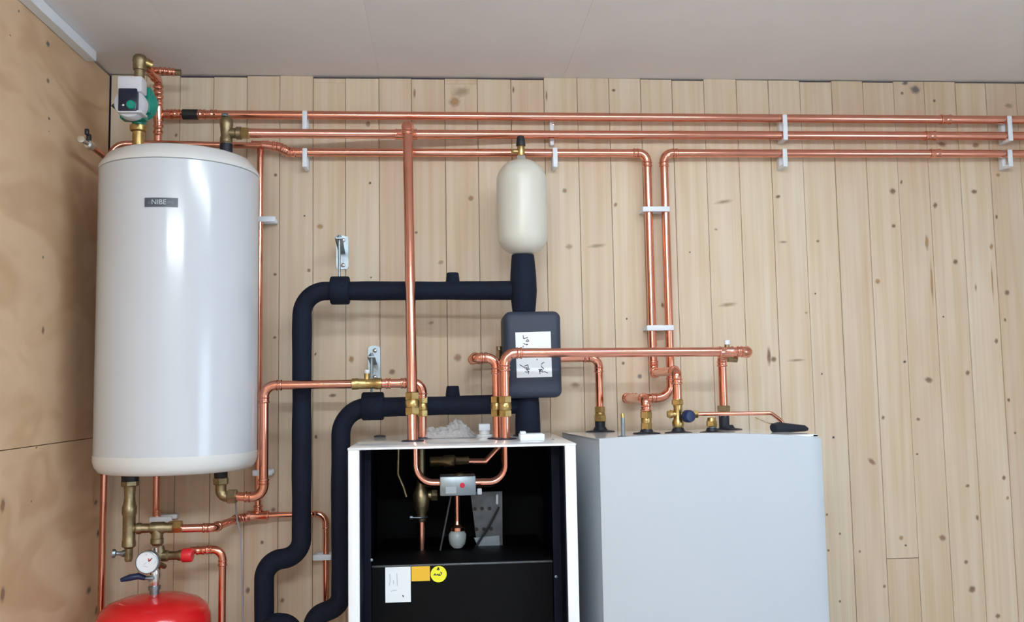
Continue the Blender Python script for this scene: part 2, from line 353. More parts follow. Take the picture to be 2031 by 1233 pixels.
# left wall, plywood sheets
zs = atx(100, 880, XL).z
wl = struct('wall_left', box2(B(), (XL-.08, YB, 0), (XL-.02, .02, ZC)), M['backing'])
def sheet(y0, y1, z0, z1): return obj('plywood_sheet', box2(B(), (XL-.018, y0+.001, z0+.001), (XL, y1-.001, z1-.001), .0012, 1), M['plywood'], wl, False)
upper = sheet(-2.44, -.003, zs, ZC-.007); lower = sheet(-2.44, 0, .0, zs)
sheet(-4.88, -2.44, zs, ZC-.004); sheet(-4.88, -2.44, 0, zs); sheet(YB, -4.88, zs, ZC-.004); sheet(YB, -4.88, 0, zs)
for px, py, a, b, m in [(37, 22, 3, 5, 'b'), (20, 70, 3, 3, 'b'), (95, 87, 6, 10, 'g'), (95, 160, 5, 8, 'b'), (97, 235, 4, 5, 'b'), (97, 260, 2, 2, 'd'), (85, 510, 4, 6, 'c'), (85, 655, 5, 13, 'p'), (72, 887, 3, 4, 'b'), (62, 994, 2, 3, 'b'), (5, 1002, 12, 22, 'p'), (5, 1178, 12, 24, 'p'), (176, 1170, 8, 12, 's'), (195, 1057, 5, 13, 's'), (190, 996, 5, 8, 's'), (199, 1205, 5, 14, 's')]:
    p = atx(px, py, XL); z = 3.15+p.y; s = z/F
    ry = a*s*z/1.2 if a < 12 else a*s*1.4
    knot(upper if p.z > zs else lower, (XL+.0005, min(p.y, -ry-.002), p.z), min(ry, .05), b*s, 'stain_green' if m == 's' else KM[m], 0, True)
# other walls, never in the picture
wr = B()
box2(wr, (XR, YB, 0), (XR+.1, -4.5, ZC)); box2(wr, (XR, -2.7, 0), (XR+.1, 0, ZC)); box2(wr, (XR, -4.5, 0), (XR+.1, -2.7, .9)); box2(wr, (XR, -4.5, 2.1), (XR+.1, -2.7, ZC))
struct('wall_right', wr, M['plaster'])
struct('wall_front', box2(B(), (XL, YB-.1, 0), (XR, YB, ZC)), M['plaster'])
wn = B()
for a, b in (((-4.5, .9), (-4.44, 2.1)), ((-2.76, .9), (-2.7, 2.1)), ((-4.5, .9), (-2.7, .96)), ((-4.5, 2.04), (-2.7, 2.1)), ((-3.625, .9), (-3.575, 2.1))):
    box2(wn, (XR+.03, a[0], a[1]), (XR+.09, b[0], b[1]))
struct('window_1', wn, M['trim_white'])
# ceiling panels
ce = struct('ceiling', box2(B(), (XL-.05, YB, ZC+.02), (XR, .08, ZC+.08)), M['backing'])
cs = [at(407, 149, 0).x, at(753, 151, 0).x, at(1118, 154, 0).x]; pw = (cs[2]-cs[0])/2
xs = [cs[0]-pw, cs[0], cs[1], cs[2]]
xs.append(XR)
for a, b in zip(xs, xs[1:]):
    a = max(a, XL-.05); b = min(b, XR)
    for y0, y1 in ((-2.4, 0.018), (-4.8, -2.4), (YB, -4.8)):
        obj('ceiling_panel', box2(B(), (a+.0001, y0+.0002, ZC), (b-.0001, y1-.0002, ZC+.019), .0007, 1), M['ceiling_paint'], ce, False)
# white trunking in the corner of ceiling and plywood wall
pe = atx(170, 104, XL); 
tr = B(); box2(tr, (XL+.0006, YB+.02, ZC-.034), (XL+.034, pe.y, ZC-.0006), .002, 1)
struct('trim_1', tr, M['trim_white'])
# ceiling lamps (above and behind the picture)
def lamp(cx, cy, L, k, label):
    t = thing('ceiling_lamp', label, 'lamp', (cx, cy, ZC))
    obj('lamp_housing', box2(B(), (cx-L/2-.03, cy-.07, ZC-.045), (cx+L/2+.03, cy+.07, ZC-.001), .006), M['lamp_body'], t)
    obj('diffuser', box2(B(), (cx-L/2, cy-.055, ZC-.10), (cx+L/2, cy+.055, ZC-.046), .004, 1), M['lamp_glow_%d' % k], t)
lamp(.70, -1.85, 1.45, 0, 'long fluorescent ceiling lamp nearest the plank wall')
lamp(-.15, -4.1, 1.45, 1, 'long fluorescent ceiling lamp at the far end of the room')

# ------------------------------------------------------------------ white water tank
tc_ = at(349, 610, .3); RT = pr(296, .3)
def ztop_tank(): return at(345, 285, .3+RT*.86).z
zt = at(345, 283, .3+RT*.8).z; zb = at(345, 944, .3+RT*.92).z
tx = (at(361, 320, .3).x+at(350, 900, .3).x)/2
tk = thing('water_heater', 'large white cylindrical water heater tank on the wall at far left', 'tank', (tx, -.3, zb))
O = V((tx, -.3, 0))
obj('shell', lathe(B(), [(RT*.965, zb+.05), (RT, zb+.052), (RT, zt-.056), (RT*.97, zt-.054)], O, seg=72), M['tank_white'], tk)
obj('top_cover', lathe(B(), [(0, zt), (RT*.76, zt), (RT*.84, zt-.003), (RT*.91, zt-.010), (RT*.985, zt-.036), (RT*1.004, zt-.044), (RT*1.004, zt-.053), (RT*.97, zt-.055)], O, seg=72), M['cap_white'], tk)
obj('bottom_cover', lathe(B(), [(RT*.97, zb+.055), (RT*1.006, zb+.053), (RT*1.006, zb+.035), (RT*.985, zb+.018), (RT*.94, zb+.004), (RT*.88, zb), (0, zb)], O, seg=72), M['cap_white'], tk)
def curved_plate(px0, px1, py0, py1, r0, th):
    a = []
    bm = B(); n = 8
    q0 = at(px0, (py0+py1)/2, .3+RT*.9); q1 = at(px1, (py0+py1)/2, .3+RT*.95)
    z1 = at((px0+px1)/2, py0, .3+RT).z; z0 = at((px0+px1)/2, py1, .3+RT).z
    A0 = math.asin((q0.x-tx)/r0); A1 = math.asin((q1.x-tx)/r0)
    rows = []
    for i in range(n+1):
        t = A0+(A1-A0)*i/n; rows.append([bm.verts.new((tx+math.sin(t)*r, -.3-math.cos(t)*r, z)) for r, z in ((r0, z0), (r0+th, z0), (r0+th, z1), (r0, z1))])
    for p, q in zip(rows, rows[1:]):
        for k in range(4): bm.faces.new((p[k], p[(k+1) % 4], q[(k+1) % 4], q[k]))
    bm.faces.new(rows[0]); bm.faces.new(rows[-1]); return bm
badge = obj('name_badge', curved_plate(292.5, 354, 392, 410, RT, .0025), M['badge'], tk)
def text(body, size, loc, rot, m, parent, name='lettering', ext=.0004, align='CENTER'):
    cu = bpy.data.curves.new('t', 'FONT'); cu.body = body; cu.size = size; cu.extrude = ext; cu.align_x = align; cu.align_y = 'CENTER'
    to = bpy.data.objects.new('t', cu); C.objects.link(to); bpy.context.view_layer.update()
    me = bpy.data.meshes.new_from_object(to); C.objects.unlink(to); bpy.data.objects.remove(to)
    me.transform(Matrix.Translation(V(loc)-LOC.get(parent.name, V())) @ rot.to_4x4()); me.materials.clear(); me.materials.append(m)
    me.name = name; o = bpy.data.objects.new(name, me); C.objects.link(o); o.parent = parent; return o
from mathutils import Euler
def facing(ang=0): return Matrix.Rotation(ang, 3, 'Z') @ Euler((PI/2, 0, 0)).to_matrix()
def onT(px, py):
    q = at(px, py, .3+RT*.93); a = math.asin((q.x-tx)/(RT+.0028)); return V((q.x, -.3-math.cos(a)*(RT+.0030), at(px, py, .3+RT).z)), -a*-1
p, a = onT(319, 401); text('NIBE', .020, p, facing(a), M['badge_text'], badge)
p, a = onT(340, 402); text('VPB', .013, p, facing(a), M['badge_faint'], badge)
p, a = onT(300, 401); text('o', .016, p, facing(a), M['badge_faint'], badge)

# ------------------------------------------------------------------ long copper pipes along the plank wall
RP = .0150
DW = .045
def clip(px, y0, y1, label, vert=True, front=True, screw=False, dfr=.068):
    """white pipe clip block standing on the wall"""
    t = None
    if vert:
        a = at(px, y0, dfr); b = at(px, y1, dfr); wd = .0085
        t = thing('pipe_clip', label, 'pipe clip', (a.x, 0, b.z), 'white pipe clips')
        hh = 0.0 
        obj('clip_base', box2(B(), (a.x-wd*.85, -.028 if front else -.024, b.z+.003), (a.x+wd*.85, -.0015, a.z-.003), .003), M['clip_white'], t)
        if front:
            obj('clip_cover', box2(B(), (a.x-wd, -dfr, b.z), (a.x+wd, -dfr+.008, a.z), .0035), M['clip_white'], t)
            obj('clip_neck', box2(B(), (a.x-wd*.8, -dfr+.006, b.z), (a.x+wd*.8, -.001, b.z+.011), .002), M['clip_white'], t)
    else:
        a = at(y0, px, dfr); b = at(y1, px, dfr); wd = .0095
        t = thing('pipe_clip', label, 'pipe clip', (a.x, 0, a.z), 'white pipe clips')
        obj('clip_base', box2(B(), (a.x+.003, -.024, a.z-wd*.8), (b.x-.003, -.0015, a.z+wd*.8), .003), M['clip_white'], t)
        obj('clip_cover', box2(B(), (a.x, -dfr, a.z-wd), (b.x, -dfr+.008, a.z+wd), .0035), M['clip_white'], t)
        obj('clip_neck', box2(B(), (a.x, -dfr+.006, a.z-wd*.8), (a.x+.009, -.001, a.z+wd*.8), .002), M['clip_white'], t)
    return t
p1 = thing('copper_pipe', 'topmost long horizontal copper pipe along the plank wall', 'pipe', at(430, 229, DW))
a, b = at(322, 226.5, DW), at(2031, 238, DW); e = a+(b-a)*1.05
pipe(p1, [a, e], RP)
for px in (336, 350, 397, 418): obj('collar', ((lambda bm: (collar(bm, a+(b-a)*((px-322)/1709), b-a, RP, .022), bm)[1])(B())), M['copper'], p1)
obj('sleeve', rod(B(), a+(b-a)*((360-322)/1709), a+(b-a)*((388-322)/1709), RP*1.18), M['black'], p1, label='black rubber sleeve')
def col_on(root, q, ax, r, L, m='copper'):
    bm = B(); collar(bm, q, ax, r, L); return obj('coupling', bm, M[m], root)
col_on(p1, a+(b-a)*((1865-322)/1709), b-a, RP, .04)
p2 = thing('copper_pipe', 'middle long horizontal copper pipe starting at the brass valve on the tank', 'pipe', at(800, 266, .1))
q0, q1, q2, q3 = at(490, 264, .19), at(770, 266, .105), at(850, 266.3, .09), at(1050, 267, DW)
b = at(2031, 270, DW); pipe(p2, [q0, q1, q2, q3, q3+(b-q3)*1.06], RP*1.02, 0, elbows=False)
col_on(p2, q3+(b-q3)*((1838-1050)/981), b-q3, RP, .04)
p3 = thing('copper_pipe', 'third long copper pipe from the tank, turning down left of the twin drops', 'pipe', at(800, 303, DW))
D2 = .36
A0 = at(573, 302, DW); A1 = at(1283, 304, DW); A2 = at(1296, 739, DW); A3 = V((A2.x, -D2, A2.z)); A4 = V((A3.x, -D2, at(1346, 800, D2).z))
A1.x = (A1.x+A2.x)/2; A2.x = A1.x; A3.x = A2.x; A4.x = A2.x
e0 = at(520, 287, .07); e1 = at(553, 291, .06)
pipe(p3, [e0, e1, A0, A1, A2, A3, A4], RP*.95, [.01, .01, .03, .022, .022])
p4 = thing('copper_pipe', 'right copper pipe of the twin drops, coming from the right-hand frame edge', 'pipe', at(1340, 304, DW))
c0 = at(2031, 305, DW); c1 = at(1316, 304, DW); c2 = at(1332, 789, DW); c1.x = (c1.x+c2.x)/2; c2.x = c1.x
c3 = at(1241, 789, DW); c4 = V((c3.x, -D2, c3.z)); c5 = V((c3.x, -D2, at(1280, 815, D2).z))
pipe(p4, [c1+(c0-c1)*1.06, c1, c2, c3, c4, c5], RP*.95, [.03, .05, .02, .02])
col_on(p4, c1+(c0-c1)*((1850-1316)/715), c0-c1, RP*.95, .04)
for x in (604, 1556, 2002): pass
clip(604, 219, 262, 'white pipe clip at the left end of the upper two long pipes')
clip(604, 293, 331, 'white pipe clip on the third pipe near the large tank')
ct = clip(1097, 232, 283, 'open white pipe clip base behind the two upper pipes, above the small tank', front=False)
sp = at(1097, 247, .024); obj('screw', lathe(B(), [(.0045, 0), (.0045, .002), (.0025, .0035), (0, .0036)], sp, (0, -1, 0), 14), M['chrome'], ct)
clip(1101, 292, 331, 'white pipe clip on the third pipe above the small cream tank')
clip(1557, 226, 277, 'white pipe clip around the upper two pipes right of the twin drops')
clip(1557, 294, 330, 'white pipe clip on the lowest long pipe right of the twin drops')
clip(2003, 229, 279, 'white pipe clip around the upper two pipes at the right-hand frame edge')
clip(2004, 296, 330, 'white pipe clip on the lowest long pipe at the right-hand frame edge')
clip(414, 1275, 1329, 'white double pipe clip across the twin drops, upper one', False)
clip(650, 1283, 1337, 'white double pipe clip across the twin drops, lower one', False)
clip(434, 496, 546, 'white pipe clip on the thin drop right beside the large tank', False)
clip(938, 500, 540, 'white pipe clip on the thin drop at the foot of the large tank', False)
clip(1031, 296, 341, 'white pipe clip below the large tank above the brass manifold', False, dfr=.09)
clip(1106, 620, 657, 'white pipe clip between the two black pipes low down', False)

# big vertical copper pipe in front
DU = .42
pv = thing('copper_pipe', 'tall thick copper pipe from the middle long pipe down into the open cabinet', 'pipe', at(812, 500, .3))
v0 = at(812, 266, .10); v1 = at(808, 247, .24); v1b = V((v1.x, -.10, v1.z)); vb = at(819, 880, DU)
pipe(pv, [v1b, v1, vb], RP*1.06, .022)
bm = B(); collar(bm, at(806, 266.3, .1), (1, 0, 0), RP*1.02, .075); obj('tee', bm, M['copper'], pv)
def compression(root, p, ax, r, L, m='brass'):
    """brass compression coupling: two hex nuts and a grooved middle"""
    ax = V(ax).normalized(); p = V(p); bm = B()
    hexnut(bm, p-ax*L/2, p-ax*L*.16, r*1.42); hexnut(bm, p+ax*L*.16, p+ax*L/2, r*1.42)
    lathe(bm, [(r*1.1, -L*.2), (r*1.35, -L*.12), (r*1.35, L*.12), (r*1.1, L*.2)], p, ax, 20)
    return obj('compression_coupling', bm, M[m], root)
def along(a, b, t): return a+(b-a)*t
compression(pv, along(v1, vb, (807-247)/(880-247)), vb-v1, RP*1.06, .068)

# long pipe in front with elbow to the right cabinet
pf = thing('copper_pipe', 'thick copper pipe crossing in front of the black box to the right-hand cabinet', 'pipe', at(1001, 880, DU))
RF = .0143
f0 = at(1003, 882, DU); f1 = at(1001, 700, DU); f2 = at(1486, 697, DU); f1.x = f0.x
f3 = V((f2.x, -.14, f2.z)); f4 = V((f3.x, -.14, at(1431, 806, .14).z))
pipe(pf, [f0, f1, f2, f3, f4], RF, [.035, .02, .02])
compression(pf, along(f0, f1, (882-806)/182), f0-f1, RF, .062)
vv = at(1442, 700, DU)
bm = B(); collar(bm, at(1440, 697.5, DU), (1, 0, 0), RF, .045); rod(bm, vv, vv+V((0, 0, .026)), .006); obj('tee', bm, M['copper'], pf)
bm = B(); lathe(bm, [(.007, 0), (.0075, .002), (.0075, .012), (.006, .013)], at(1442, 690, DU), (0, 0, 1)); obj('bleed_screw', bm, M['dull_brass'], pf)
bm = B(); lathe(bm, [(.008, 0), (.009, .002), (.009, .013), (.007, .014), (0, .014)], at(1442, 683, DU), (0, 0, 1)); obj('bleed_cap', bm, M['clip_white'], pf, label='white bleed cap')
bm = B(); hexnut(bm, at(1443, 711, .3), at(1462, 712, .3), .012); obj('brass_nut', bm, M['dull_brass'], pf)

# second pipe of the pair, looping behind the black box
pg = thing('copper_pipe', 'copper pipe left of the pair, hooking over left and passing behind the black box', 'pipe', at(984, 880, .38))
RG = .0135
g0 = at(986, 878, .385); g1 = at(983, 709, .385); g1.x = g0.x; g2 = at(943, 711, .385); g3 = V((g2.x, -.085, g2.z))
g3b = at(940, 713, .085); g3.z = g3b.z; g2.z = g3b.z*.5+g2.z*.5; g4 = at(1187, 713, .085); g4.z = g3.z; g5 = V((g4.x, -.085, at(1189, 808, .085).z))
pipe(pg, [g0, g1, g2, g3, g4, g5], RG*.97, [.035, .016, .016, .03])
compression(pg, along(g0, g1, (878-806)/169), g0-g1, RG, .062)
bm = B(); hexnut(bm, at(990, 712, .2), at(990, 694, .2), .011); lathe(bm, [(.009, 0), (.009, .012), (.0, .012)], at(990, 694, .2), (0, 0, 1)); tag(obj('bleed_valve', bm, M['dull_brass']), 'small dull brass bleed valve behind the bend of the copper pair', 'valve')

# copper pipe from the tank's lower right port
pc = thing('copper_pipe', 'copper pipe from the tank foot rising and crossing over the thick black pipe', 'pipe', at(525, 985, .27))
RC = .0138; DC = .275
h0 = at(462, 984, DC); h1 = at(522, 986, DC); h2 = at(525, 764, DC); h1.x = (h1.x+h2.x)/2; h2.x = h1.x; h3 = at(836, 762, DC); h3.z = h2.z; h4 = at(838, 872, DC)
h3.x = h4.x
pipe(pc, [h0, h1, h2, h3, h4], RC, [.035, .035, .03])
compression(pc, at(838, 806, DC), (0, 0, 1), RC*.9, .062)
for px in (770, 800): col_on(pc, V((at(px, 762, DC).x, -DC, h2.z)), (1, 0, 0), RC, .018)
bm = B(); x0, x1 = at(697, 762, DC).x, at(758, 762, DC).x; zz = h2.z
lathe(bm, [(RC*1.02, 0), (RC*1.3, .002), (RC*1.3, .02), (RC*1.15, .024), (RC*1.15, x1-x0-.024), (RC*1.3, x1-x0-.02), (RC*1.3, x1-x0-.002), (RC*1.02, x1-x0)], (x0, -DC, zz), (1, 0, 0))
tx0 = at(728, 762, DC).x; rod(bm, (tx0, -DC, zz), (tx0, -DC, zz+.032), .009); te = obj('brass_tee', bm, M['brass'], pc)
obj('vent_cap', lathe(B(), [(.007, 0), (.0085, .002), (.0085, .01), (.006, .012), (0, .012)], (tx0, -DC, zz+.032)), M['clip_white'], te, label='white vent cap')

# U bend in the cabinet
pu = thing('copper_pipe', 'bright copper U bend hanging inside the open cabinet', 'pipe', at(910, 957, DU))
u0 = at(823, 882, DU); u1 = at(824, 958, DU); u2 = at(1001, 956, DU); u3 = at(1003, 884, DU); u1.x = u0.x; u2.x = u3.x
pipe(pu, [u0, u1, u2, u3], .0128, .062, elbows=False)

# ------------------------------------------------------------------ black insulated pipes
RB = .0305; DB = .2
def foam_pipe(label, pts, bend, r=RB):
    t = thing('insulated_pipe', label, 'pipe', pts[0]); path, _ = fillet(pts, bend, 12)
    # slightly lumpy foam
    dense = [path[0]]
    for a, b in zip(path, path[1:]):
        n = max(1, int((b-a).length/.03)); dense += [a+(b-a)*(k/n) for k in range(1, n+1)]
    s = 0; rr = []
    for i, q in enumerate(dense):
        s += (dense[i]-dense[i-1]).length if i else 0; rr.append(r*(1+.025*math.sin(s*17)+.015*math.sin(s*41)))
    obj('foam_sleeve', sweep(B(), dense, rr, 28), M['foam'], t); return t
SX = at(1037, 577, .24).x
b0 = at(1010, 576, .23); b1 = at(601, 577, DB); b2 = at(598, 1103, DB); b3 = at(524, 1112, DB); b4 = at(524, 1260, DB); b1.x = b2.x
fu = foam_pipe('thick black foam-covered pipe, the upper one, running left then all the way down', [V((SX, -.23, b0.z)), b1, b2, b3, b4], [.075, .09, .075])
l0 = at(1000, 801, .23); l1 = at(676, 806, DB); l2 = at(680, 1200, DB); l3 = at(618, 1245, DB)
fl = foam_pipe('thick black foam-covered pipe, the lower one, bending down beside the open cabinet', [V((SX, -.23, l0.z)), V((l1.x, -DB, l0.z-.004)), V((l1.x, -DB, l2.z)), at(622, 1222, DB), at(618, 1290, DB)], [.085, .05, .05])
foam_pipe('short black foam bend at the bottom frame edge left of the open cabinet', [at(528, 1268, .22), at(535, 1232, .22), at(580, 1236, .22), at(590, 1290, .22)], [.03, .04], RB*.9)
for fx, px0, px1, py0, py1, root in ((0, 656, 693, 548, 604, fu), (1, 718, 761, 778, 833, fl)):
    a = at(px0, (py0+py1)/2, DB); b = at(px1, (py0+py1)/2, DB); r = pr(py1-py0, DB)
    bm = B(); lathe(bm, [(r*.93, 0), (r, .004), (r, b.x-a.x-.004), (r*.93, b.x-a.x)], a, (1, 0, 0), 24)
    rod(bm, ((a.x+b.x)/2+.012, -DB-r*.5, a.z+r*.2), ((a.x+b.x)/2+.012, -DB-r*1.03, a.z+r*.35), .007)
    obj('clamp', bm, M['foam'], root)
for px, py0, py1, root in ((898, 541, 563, fu), (898, 765, 787, fl)):
    p = at(px, py1, DB); hgt = at(px, py0, DB).z-p.z
    obj('vent_stub', lathe(B(), [(.022, -.012), (.0235, 0), (.020, hgt*.9), (.018, hgt), (0, hgt)], p), M['foam'], root)
# steel wall brackets
for px, y0, y1, rx, ry, lab in ((679, 467, 534, 673, 549, 'galvanised wall bracket with threaded rod holding the upper black pipe'), (742, 685, 756, 737, 780, 'galvanised wall bracket with threaded rod holding the lower black pipe')):
    a = at(px, y0, .004); b = at(px, y1, .004); cx = a.x; wd = pr(24, 0)
    t = thing('wall_bracket', lab, 'bracket', (cx, 0, b.z), 'steel wall brackets')
    bm = B(); h = a.z-b.z; n = 10
    pts = [(cx-wd, -.0015, b.z+.008), (cx-wd+.005, -.0015, b.z), (cx+wd-.005, -.0015, b.z), (cx+wd, -.0015, b.z+.008)]+[(cx+wd*math.cos(PI*k/n), -.0015, a.z-.012+.012*math.sin(PI*k/n)) for k in range(n+1)]
    obj('plate', prism(bm, pts, (0, -.005, 0)), M['steel'], t)
    for f in (.12, .86):
        obj('screw', lathe(B(), [(.0075, 0), (.0075, .003), (.005, .0055), (0, .006)], (cx+.003, -.0065, b.z+h*f), (0, -1, 0), 16), M['chrome'], t)
    rz = b.z+h*.56; rxw = at(rx, (y0+y1)/2, DB).x
    bm = B(); 
    prism(bm, [(cx-.012, -.006, rz-.012), (cx+.010, -.006, rz-.012), (rxw+.012, -.215, rz+.006), (rxw-.012, -.215, rz+.006)], (0, 0, .004))
    prism(bm, [(cx-.012, -.006, rz-.012), (cx-.012, -.006, rz+.012), (rxw-.012, -.215, rz+.014), (rxw-.012, -.215, rz+.006)], (.003, 0, 0))
    obj('arm', bm, M['steel'], t)
    bm = B(); rod(bm, (rxw, -DB, at(rx, ry, DB).z-.012), (rxw, -DB, rz+.022), .0042, 12); obj('threaded_rod', bm, M['steel'], t)
    bm = B(); hexnut(bm, (rxw, -DB, rz+.010), (rxw, -DB, rz+.017), .009); obj('nut', bm, M['steel'], t)

# vertical insulated stack
st = thing('insulated_pipe', 'black foam-wrapped vertical pipe between the small tank and the open cabinet', 'pipe', (SX, -.24, 1.6))
DS = .24
def zt_(py, px=1037, d=DS): return at(px, py, d).z
xx1, xx2 = at(1036, 560, DS).x, at(1045, 830, DS).x
lathe_pts = [(pr(44, DS), zt_(620)-.01), (pr(50, DS), zt_(600)), (pr(54, DS), zt_(577)), (pr(52, DS), zt_(545)), (pr(47, DS), zt_(515)), (pr(45, DS), zt_(506)), (0, zt_(505))]
SXc = (xx1+xx2)/2; obj('foam_sleeve', lathe(B(), lathe_pts, (SXc, -DS, 0)), M['foam'], st)
obj('foam_sleeve', lathe(B(), [(pr(50, DS), zt_(885)), (pr(50, DS), zt_(840)), (pr(47, DS), zt_(800)), (pr(44, DS), zt_(780))], (SXc+.006, -DS, 0)), M['foam'], st)
ib = thing('insulation_box', 'dark rounded foam box with a white paper label behind the front copper pipe', 'box', at(1056, 700, .14))
a = at(999, 617, .31); b = at(1116, 788, .31)
box_bm = box2(B(), (a.x, -.31, b.z), (b.x, -.135, a.z), .022, 4); obj('foam_shell', box_bm, M['foam_box'], ib)
bm = box2(B(), (a.x+.006, -.317, b.z+.034), (b.x-.008, -.30, b.z+.040), .002); 
lb = obj('paper_label', prism(B(), [at(1022, 659, .3105), at(1092, 657, .3105), at(1095, 747, .3105), at(1025, 749, .3105)], (0, -.0008, 0)), M['paper'], ib, False, label='white handwritten label')
def strokes(parent, lines, s, ox, oy, d, m='ink', wd=.0011, name='handwriting'):
    for ln in lines:
        bm = B(); pts = [at(ox+x*s, oy+y*s, d) for x, y in ln]
        for p, q in zip(pts, pts[1:]):
            u = (q-p).normalized(); n = V((-u.z, 0, u.x))*wd; e = u*wd*.6
            prism(bm, [p+n-e, p-n-e, q-n+e, q+n+e], (0, -.0003, 0))
        o = obj(name, bm, M[m], parent, False)
    return o
z8 = 90/1057.
strokes(lb, [[(265, 175), (275, 250), (370, 225)], [(280, 260), (300, 235)], [(330, 310), (370, 270), (400, 310), (345, 320)], [(300, 375), (280, 360), (320, 385), (375, 380), (345, 400)], [(270, 420), (260, 450)],
            [(190, 860), (380, 975), (420, 955)], [(300, 890), (370, 860), (390, 950), (330, 920)], [(310, 1020), (350, 1030), (400, 1010), (385, 1070)], [(340, 960), (370, 1000)],
            [(690, 880), (705, 920), (745, 945), (735, 960)], [(625, 970), (700, 965), (735, 1030), (650, 1010), (690, 985), (640, 990), (660, 1070)], [(760, 1015), (840, 1050)], [(690, 850), (720, 815), (755, 805)], [(590, 720), (590, 750)]], z8, 1015, 650, .3114, name='pen_stroke')

# small cream expansion vessel
DE = .24
ev = thing('expansion_vessel', 'small cream plastic expansion vessel above the black foam stack', 'tank', at(1036, 505, DE))
ze0, ze1 = at(1037, 507, DE).z, at(1036, 316, DE).z; r = pr(101, DE); hh = ze1-ze0; pf_ = []
for k in range(9): t = PI/2*k/8; pf_.append((max(r*math.sin(t), .0), .0+ .062*(1-math.cos(t))))
pf_[0] = (.0, 0)
for k in range(11):
    t = PI/2*(1-k/10); pf_.append((r*math.sin(t) if k < 10 else 0, hh-.072*(1-math.cos(t))))
obj('vessel', lathe(B(), pf_, (SXc, -DE, ze0), seg=56), M['poly_tank'], ev)
vt = at(1036, 320, DE); 
obj('union', (lambda bm: (hexnut(bm, (SXc, -DE, ze1-.006), (SXc, -DE, ze1+.012), .015), bm)[1])(B()), M['chrome'], ev)
bm = B(); lathe(bm, [(.010, 0), (.011, .004), (.0125, .012), (.0125, .026), (.010, .038)], (SXc, -DE, ze1+.010)); rod(bm, (SXc, -DE, ze1+.026), (SXc-.032, -DE, ze1+.027), .0065); hexnut(bm, (SXc-.024, -DE, ze1+.027), (SXc-.032, -DE, ze1+.027), .009)
obj('valve_body', bm, M['brass'], ev)
obj('valve_cap', lathe(B(), [(.015, 0), (.0155, .003), (.0125, .028), (.011, .032), (0, .033)], (SXc, -DE, ze1+.045), seg=16), M['black'], ev, label='black ribbed valve cap')

